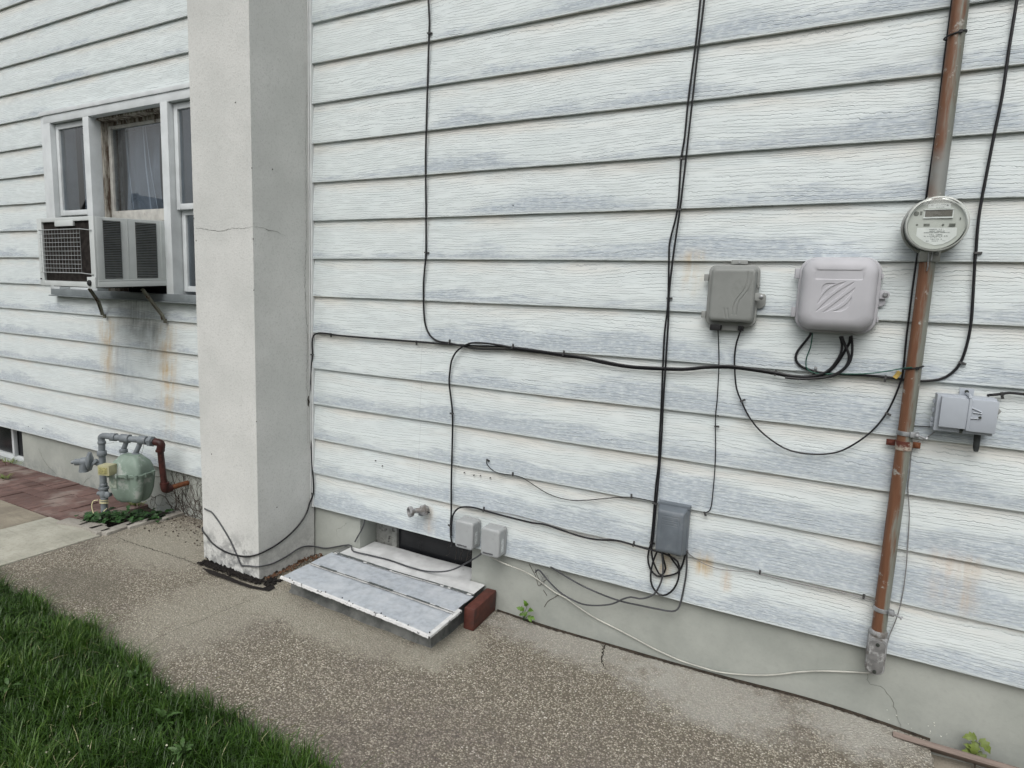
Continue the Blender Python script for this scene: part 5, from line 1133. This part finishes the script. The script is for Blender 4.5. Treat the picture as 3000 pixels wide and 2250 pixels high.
cable([(2495, 985, -0.03), (2496, 1000), (2497, 1025), (2492, 1055), (2476, 1079), (2452, 1097), (2430, 1104), (2400, 1106)], 0.0044, M_CABLE, 'cable', 'outermost black cable loop at the right under the large lilac-grey box', y=-0.018)
cable([(2380, 976, -0.03), (2379, 990, -0.02), (2374, 1019), (2364, 1044), (2361, 1065), (2366, 1082), (2393, 1094), (2460, 1095), (2528, 1095), (2582, 1090), (2623, 1083), (2640, 1080), (2650, 1079, -0.045), (2672, 1076, -0.058)], 0.0021, M_GREEN, 'earth_wire', 'green earth wire running from the large lilac-grey box to the conduit', 'wire', y=-0.013)
cable([(2895, 1158, -0.02), (2906, 1157), (2935, 1154), (2958, 1151), (3000, 1155), (3100, 1166), (3300, 1190), (3700, 1250)], 0.0046, M_CABLE, 'cable', 'short black cable leaving the right side of the pale blue-grey box', clips=[(2928, 1155, -1)], y=-0.007)
cable([(2665, 1246, -0.006), (2673, 1247), (2700, 1249), (2726, 1251)], 0.0020, M_CABLE, 'wire', 'short thin black wire joining the conduit and the pale blue-grey box', 'wire', y=-0.006)
cable([(2737, 1266, -0.02), (2715, 1283), (2687, 1295), (2675, 1312), (2669, 1333), (2665, 1383), (2660, 1428), (2664, 1500), (2663, 1540), (2660, 1590), (2653, 1681), (2642, 1753), (2628, 1807), (2606, 1862), (2597, 1893), (2585, 1930)], 0.0019, M_GYWIRE, 'wire', 'thin grey wire trailing down the boards just right of the conduit', 'wire', y=-0.004)
cable([(2013, 1610), (2018, 1622), (2054, 1647), (2099, 1665), (2145, 1672), (2194, 1674), (2226, 1680)], 0.0018, M_GYWIRE, 'wire', 'thin beige wire sagging right of the slate box over the rust stain', 'wire', y=-0.004, clips=[(2222, 1680, 1)])
cable([(2226, 1682), (2350, 1712), (2450, 1733), (2530, 1751), (2562, 1760)], 0.0026, M_GYWIRE, 'cable', 'slim grey cable tucked under a board edge, ending at the conduit near its foot', y=-0.001, clips=[(2531, 1751, 1)])
# stub of cable hanging by the left jamb of the well
cable([(1070, 1515, 0.02), (1066, 1535), (1058, 1555), (1048, 1572), (1040, 1587)], 0.0042, M_CABLEG, 'cable', 'short cut cable stub hanging beside the basement window jamb', y=0.012)
# brass tag on the earth wire
b = MB(); c = W(2629, 1098, -0.02); b.obox(c, (0.86, 0, -0.5), (0, 1, 0), (0.5, 0, 0.86), 0.0075, 0.0008, 0.014); b.tube([c+Vector((-.006, -.001, .008)), c+Vector((-.004, -.004, .014)), c+Vector((.0, -.001, .010))], 0.001, 5)
tag(b.build('cable_tag', M_TAG, loc=c), 'small yellow tag wired to the cables beside the conduit', 'tag')
# empty clips left on the boards
for k, (px, py, l) in enumerate(((2390, 1078, 'loose metal clip standing above the bundle under the large lilac-grey box'),)):
    c = W(px, py, -0.006); b = MB(); b.obox(c, (1, 0, 0), (0, 1, 0), (0, 0, 1), 0.005, 0.004, 0.005)
    tag(b.build('cable_clip', M_ZINC, loc=c, bevel=0.001), l, 'clip')

# ------------------------------------------------------------------ board on the ground at the right
b = MB(); p0 = W(2612, 2148, 0.005); p1 = W(3000, 2262, 0.002); p1 = p0+(p1-p0)*1.7; d = (p1-p0).normalized(); s = Vector((0, -1, 0.9)).normalized(); u = d.cross(s).normalized(); s = u.cross(d)
b.obox((p0+p1)/2+Vector((0, -0.012, 0)), d, s, u, (p1-p0).length/2, 0.034, 0.010)
tag(b.build('board', M_BOARD, loc=p0, bevel=0.003), 'weathered grey-brown board lying along the foot of the foundation', 'board')

# ------------------------------------------------------------------ plants
def leaf(mb, c, d, n_, L, Wd, lobes=0):
    c = Vector(c); d = Vector(d).normalized(); n_ = Vector(n_); n_ = (n_-d*n_.dot(d)).normalized(); s = d.cross(n_)
    if lobes == 0: prof = [(0, 0), (.15, .25), (.4, .48), (.65, .42), (.85, .22), (1, 0)]
    else: prof = [(0, 0.05), (.08, .5), (.22, .34), (.38, .62), (.5, .36), (.68, .40), (.8, .2), (1, 0)]
    mid = [c+d*L*t+n_*L*0.10*sin(pi*t) - n_*L*0.15*t*t for t, w in prof]
    for sg in (-1, 1):
        e = [m_+s*sg*Wd*w+n_*Wd*w*0.18 for m_, (t, w) in zip(mid, prof)]
        for i in range(len(prof)-1): mb.add([mid[i], e[i], e[i+1], mid[i+1]], [(0, 1, 2, 3)])
w0 = W(1535, 1805, 0.015); wd = thing('weed', (w0.x, 0.01, -0.135), 'bright green lobed weed sprouting at the wall foot right of the brown brick', 'plant')
b = MB(); st_ = MB()
for px, py, a, L in ((1545, 1768, 1.9, .030), (1530, 1785, 2.9, .032), (1552, 1785, 0.3, .030), (1535, 1800, 3.6, .026), (1553, 1808, 5.4, .028), (1566, 1812, 5.9, .022), (1543, 1792, 4.6, .022)):
    c = W(1543+(px-1543)*0.6, 1792+(py-1792)*0.7, -0.005); leaf(b, c, (cos(a), -0.45, sin(a)*0.9+0.1), (0.05, -0.7, 0.7), L*1.25, L*0.7, 1)
    st_.tube([Vector((w0.x, 0.01, -0.137)), (Vector((w0.x, 0.01, -0.137))+c)/2+Vector((0, -0.006, 0)), c], 0.0011, 5)
b.build('leaves', M_LEAF, wd, smooth=False); st_.build('stem', M_LEAFD, wd)
w1 = W(2855, 2240, 0.01); wd = thing('seedling', (w1.x, 0.0, w1.z), 'olive-leaved seedling rising behind the weathered board', 'plant'); b = MB(); st_ = MB()
for px, py, a, L in ((2860, 2165, 3.4, .036), (2872, 2172, 5.4, .040), (2858, 2180, 4.6, .040), (2850, 2210, 3.5, .036), (2862, 2212, 5.6, .040), (2848, 2200, 2.6, .026)):
    c = W(px, py-8, -0.01); leaf(b, c, (cos(a)*.9, -0.35, sin(a)*.8), (0.1, -0.75, 0.6), L*1.25, L*0.75, 1)
    st_.tube([Vector((w1.x, -0.005, w1.z-0.02)), (Vector((w1.x, 0.0, w1.z))+c)/2, c], 0.0011, 5)
b.build('leaves', M_LEAFO, wd, smooth=False); st_.build('stem', M_VINE, wd)
# ivy clump under the gas meter
iv = thing('ivy_clump', (-4.1, -0.28, -0.16), 'dark green leafy clump growing round the gas meter foot', 'plant'); b = MB(); st_ = MB()
for _ in range(230):
    t = random.random(); c = Vector((-4.22+0.36*t+random.gauss(0, .02), -0.335+0.20*t+random.gauss(0, .045), -0.135+random.random()*0.045))
    if random.random() < 0.3: c = Vector((-4.20+random.gauss(0, .05), -0.36+random.gauss(0, .025), -0.13+random.random()*0.03))
    a = random.random()*2*pi; leaf(b, c, (cos(a), sin(a), random.uniform(-.2, .5)), (random.gauss(0, .3), random.gauss(0, .3)-0.3, 1), random.uniform(.030, .055), random.uniform(.018, .032), 1)
    if random.random() < .4: st_.tube([Vector((c.x*0.6-4.12*0.4, c.y*0.6-0.28*0.4, -0.16)), c], 0.0012, 5)
b.build('leaves', M_LEAFD, iv, smooth=False); st_.build('stem', M_VINE, iv)
def tuft(c, n, R, h, label, mat, name='weed'):
    o = thing(name, c, label, 'plant'); b = MB()
    for _ in range(n):
        a = random.random()*2*pi; r = R*random.random(); p = Vector((c[0]+r*cos(a), c[1]+r*sin(a)*.6, c[2])); leaf(b, p, (cos(a)*.7, sin(a)*.7-.1, random.uniform(.4, 1.3)), (0, -0.5, 1), random.uniform(.4, 1)*h, random.uniform(.004, .010), 0)
    b.build('leaves', mat, o, smooth=False)
tuft(tuple(G(12, 1405, -0.15)), 45, .05, .06, 'grassy green tuft growing through the red brick paving', M_LEAFO)
tuft((-6.2, 0.03, -0.17), 70, .16, .07, 'weeds growing in front of the left basement window', M_LEAFO)
tuft((-4.30, -0.02, -0.15), 40, .05, .05, 'small green weed between brick paving and wall, left of the gas meter', M_LEAFO)
# dead ivy stems on the foundation
vn = MB()
def vine(x, z, a, L, r, depth=0):
    p = Vector((x, FY-r, z)); pts = [p]
    for k in range(int(L/0.012)):
        a += random.gauss(0, .28); p = p+Vector((cos(a), 0, sin(a)))*0.012
        if p.x > CX0-0.02 or p.x < -4.25 or p.z < -0.165 or p.z > 0.165: break
        pts.append(p.copy())
        if depth < 3 and random.random() < 0.13: vine(p.x, p.z, a+random.choice((-1, 1))*random.uniform(.5, 1.1), L*0.6, r*0.7, depth+1)
    if len(pts) > 2: vn.tube(pts, [r*(1-.6*i/len(pts)) for i in range(len(pts))], 5)
for _ in range(26): vine(random.uniform(-3.95, -3.15), -0.155, random.uniform(.3, 2.8), random.uniform(.15, .5), random.uniform(.0012, .0026))
for _ in range(14): vine(random.uniform(-3.95, -3.2), 0.15, random.uniform(3.6, 5.8), random.uniform(.1, .3), random.uniform(.001, .002))
tag(vn.build('dead_vine', M_VINE, loc=(-3.6, FY, -0.15)), 'tangle of dead ivy stems clinging to the foundation between gas meter and chimney', 'vine')
vn = MB()
for pts in ([(1550, 1652), (1560, 1670), (1570, 1690), (1578, 1716), (1590, 1706), (1600, 1698)], [(1568, 1668), (1575, 1690), (1590, 1710)], [(1595, 1778), (1605, 1762), (1625, 1750), (1640, 1742), (1660, 1746)], [(1592, 1728), (1602, 1745)]):
    vn.tube(spline([W(px, py, FY-0.0015) for px, py in pts], .008), 0.0013, 5)
tag(vn.build('dead_vine', M_VINE, loc=W(1580, 1700, FY)), 'few dead twiggy stems stuck to the foundation above the bright green weed', 'vine')
vn = MB()
for _ in range(9):
    x = random.uniform(-1.75, -1.56); p = Vector((x, 0.1, 0.16)); pts = [p.copy()]
    for k in range(10): p = p+Vector((random.gauss(0, .006), random.gauss(0, .004), -0.012)); pts.append(p.copy())
    vn.tube(pts, 0.0008, 4)
tag(vn.build('dead_vine', M_VINE, loc=(-1.65, 0.1, 0.16)), 'wispy dead tendrils dangling in the dark basement window opening', 'vine')

# ------------------------------------------------------------------ lawn
ep = sorted([(p.x, p.y) for p in (G(px, py, -0.085) for px, py in ((0, 1681), (113, 1744), (203, 1789), (271, 1825), (353, 1875), (430, 1948), (520, 1993), (565, 2020), (633, 2047), (769, 2097), (859, 2178), (949, 2223), (1010, 2250), (1090, 2310)))])
EX, EY = [a for a, _ in ep], [b_-0.015 for _, b_ in ep]
lm = MB(); n = 80
for i in range(n):
    for j in range(30):
        x = -7.5+8.0*i/(n-1); y = float(np.interp(x, EX, EY))-0.01-3.5*(j/29)**1.3
        lm.v.append((x, y, -0.160+0.015*ss_(-y, 1.05, 1.3)+0.006*sin(11*x)*sin(9*y)))
lm.f = [(i*30+j, (i+1)*30+j, (i+1)*30+j+1, i*30+j+1) for i in range(n-1) for j in range(29)]
tag(lm.build('lawn', M_LAWN, smooth=60), kind='structure')
def grass(Nb, xr, yr, dens_edge=True):
    x = rng.uniform(*xr, Nb); y = yr[1]-(yr[1]-yr[0])*rng.random(Nb)**1.25
    edge = np.interp(x, EX, EY)+0.015*np.sin(13*x+1)+0.010*np.sin(31*x)-np.abs(rng.normal(0, .022, Nb))+0.022
    keep = y < edge; x, y = x[keep], y[keep]; N = len(x)
    cl = 0.5+0.5*np.sin(x*9+2*np.sin(y*7))*np.sin(y*11+1.5*np.sin(x*5)); cl2 = 0.5+0.5*np.sin(x*23+y*17)*np.sin(y*29-x*13)
    h = (0.045+0.060*rng.random(N))*(0.75+0.45*cl)*(0.85+.3*cl2); az = rng.uniform(0, 2*pi, N)+1.2*np.sin(x*5+y*3)
    lean = rng.gamma(2.2, .27, N); w = rng.uniform(.0011, .0024, N)
    z0 = np.full(N, -0.150); dx, dy = np.cos(az), np.sin(az); sx, sy = -dy, dx
    V = np.zeros((N, 7, 3)); 
    for k, (t, ww) in enumerate(((0, 1), (.4, .9), (.75, .6))):
        px = x+dx*h*lean*t*t; py = y+dy*h*lean*t*t; pz = z0+h*t*(1-.18*lean*t)
        V[:, 2*k, 0] = px-sx*w*ww; V[:, 2*k, 1] = py-sy*w*ww; V[:, 2*k, 2] = pz
        V[:, 2*k+1, 0] = px+sx*w*ww; V[:, 2*k+1, 1] = py+sy*w*ww; V[:, 2*k+1, 2] = pz
    V[:, 6, 0] = x+dx*h*lean; V[:, 6, 1] = y+dy*h*lean; V[:, 6, 2] = z0+h*np.maximum(.35, 1-.22*lean)
    V = V.reshape(-1, 3)
    base = (np.arange(N)*7)[:, None]
    q = np.array([[0, 1, 3, 2], [2, 3, 5, 4]])
    loops = np.concatenate([np.concatenate([base+q[0], base+q[1], base+np.array([4, 5, 6])], axis=1)]).reshape(-1)
    me = bpy.data.meshes.new('grass'); me.vertices.add(len(V)); me.vertices.foreach_set('co', V.reshape(-1))
    me.loops.add(len(loops)); me.loops.foreach_set('vertex_index', loops.astype(np.int32))
    ls = (np.arange(N)*11)[:, None]+np.array([0, 4, 8]); me.polygons.add(3*N); me.polygons.foreach_set('loop_start', ls.reshape(-1).astype(np.int32))
    me.update(calc_edges=True); me.validate()
    a = me.attributes.new('tint', 'FLOAT_COLOR', 'POINT')
    tn = np.clip(0.15+.35*cl+.2*cl2+rng.normal(0, .17, N), 0, .93); tn[rng.random(N) < .012] = 1.0
    c4 = np.ones((N, 7, 4)); 
    for k, f in enumerate((1,)*7): c4[:, k, 0] = tn*f
    a.data.foreach_set('color', c4.reshape(-1)); me.materials.append(M_GRASS)
    return me
go = bpy.data.objects.new('grass', grass(105000, (-4.7, -0.75), (-2.1, -1.02))); col.objects.link(go)
tag(go, 'dark green uncut grass edging the walk', 'grass', kind='stuff')
go = bpy.data.objects.new('grass', grass(16000, (-7.4, -4.7), (-3.6, -1.02))); col.objects.link(go); tag(go, 'uncut grass further along the lawn to the left', 'grass', kind='stuff')
cm = MB()
for _ in range(420):
    x = random.uniform(-4.2, -1.1); y = float(np.interp(x, EX, EY))+0.02+abs(random.gauss(0, .05)); a = random.random()*2*pi; L = random.uniform(.008, .03); z = gz(x, y)+0.002
    cm.add([(x, y, z), (x+L*cos(a)-.0008*sin(a), y+L*sin(a)+.0008*cos(a), z+random.uniform(.001, .006)), (x+L*cos(a)+.0008*sin(a), y+L*sin(a)-.0008*cos(a), z+.002)], [(0, 1, 2)])
tag(cm.build('grass_clippings', plain('dry_clipping', (0.13, 0.13, 0.05), 0.8, 0.5, 60), smooth=False), kind='stuff')
# broad-leaved weeds in the lawn
for px, py, R, n_, l in ((905, 1975, .045, 8, 'broad toothed dandelion rosette in the grass, farthest from the camera'), (1100, 2100, .05, 9, 'broad-leaved rosette in the grass close to the walk edge'), (1230, 2195, .04, 10, 'cluster of round leaves at the lawn corner by the walk'), (60, 2010, .04, 9, 'pale clover patch at the left end of the lawn')):
    px *= 0.93; c = G(px*0.5 if px < 100 else px*0.47, py, -0.09)
    o = thing('lawn_weed', (c.x, c.y, -0.15), l, 'plant', 'broad-leaved weeds in the lawn'); b = MB()
    for k in range(n_):
        a = 2*pi*k/n_+random.gauss(0, .3); leaf(b, Vector((c.x+.008*cos(a), c.y+.008*sin(a), -0.105+random.uniform(-.01, .02))), (cos(a), sin(a), random.uniform(.1, .9)), (random.gauss(0, .3), random.gauss(0, .3), 1), R*random.uniform(.6, 1.2), R*.36, 1 if R > .042 else 0)
    b.build('leaves', plain('weed_leaf', (0.045, 0.095, 0.022), 0.5, 0.25, 20) if 'weed_leaf' not in bpy.data.materials else bpy.data.materials['weed_leaf'], o, smooth=False)
fl = MB()
for _ in range(14):
    c = G(random.uniform(20, 520), random.uniform(1950, 2240), -0.085); lump(fl, c, random.uniform(.002, .004), 6, .9)
tag(fl.build('clover_flowers', plain('cream_petals', (0.55, 0.55, 0.42), 0.8, 0.2, 60), smooth=False), 'tiny cream clover flowers scattered through the grass', 'flowers', kind='stuff')
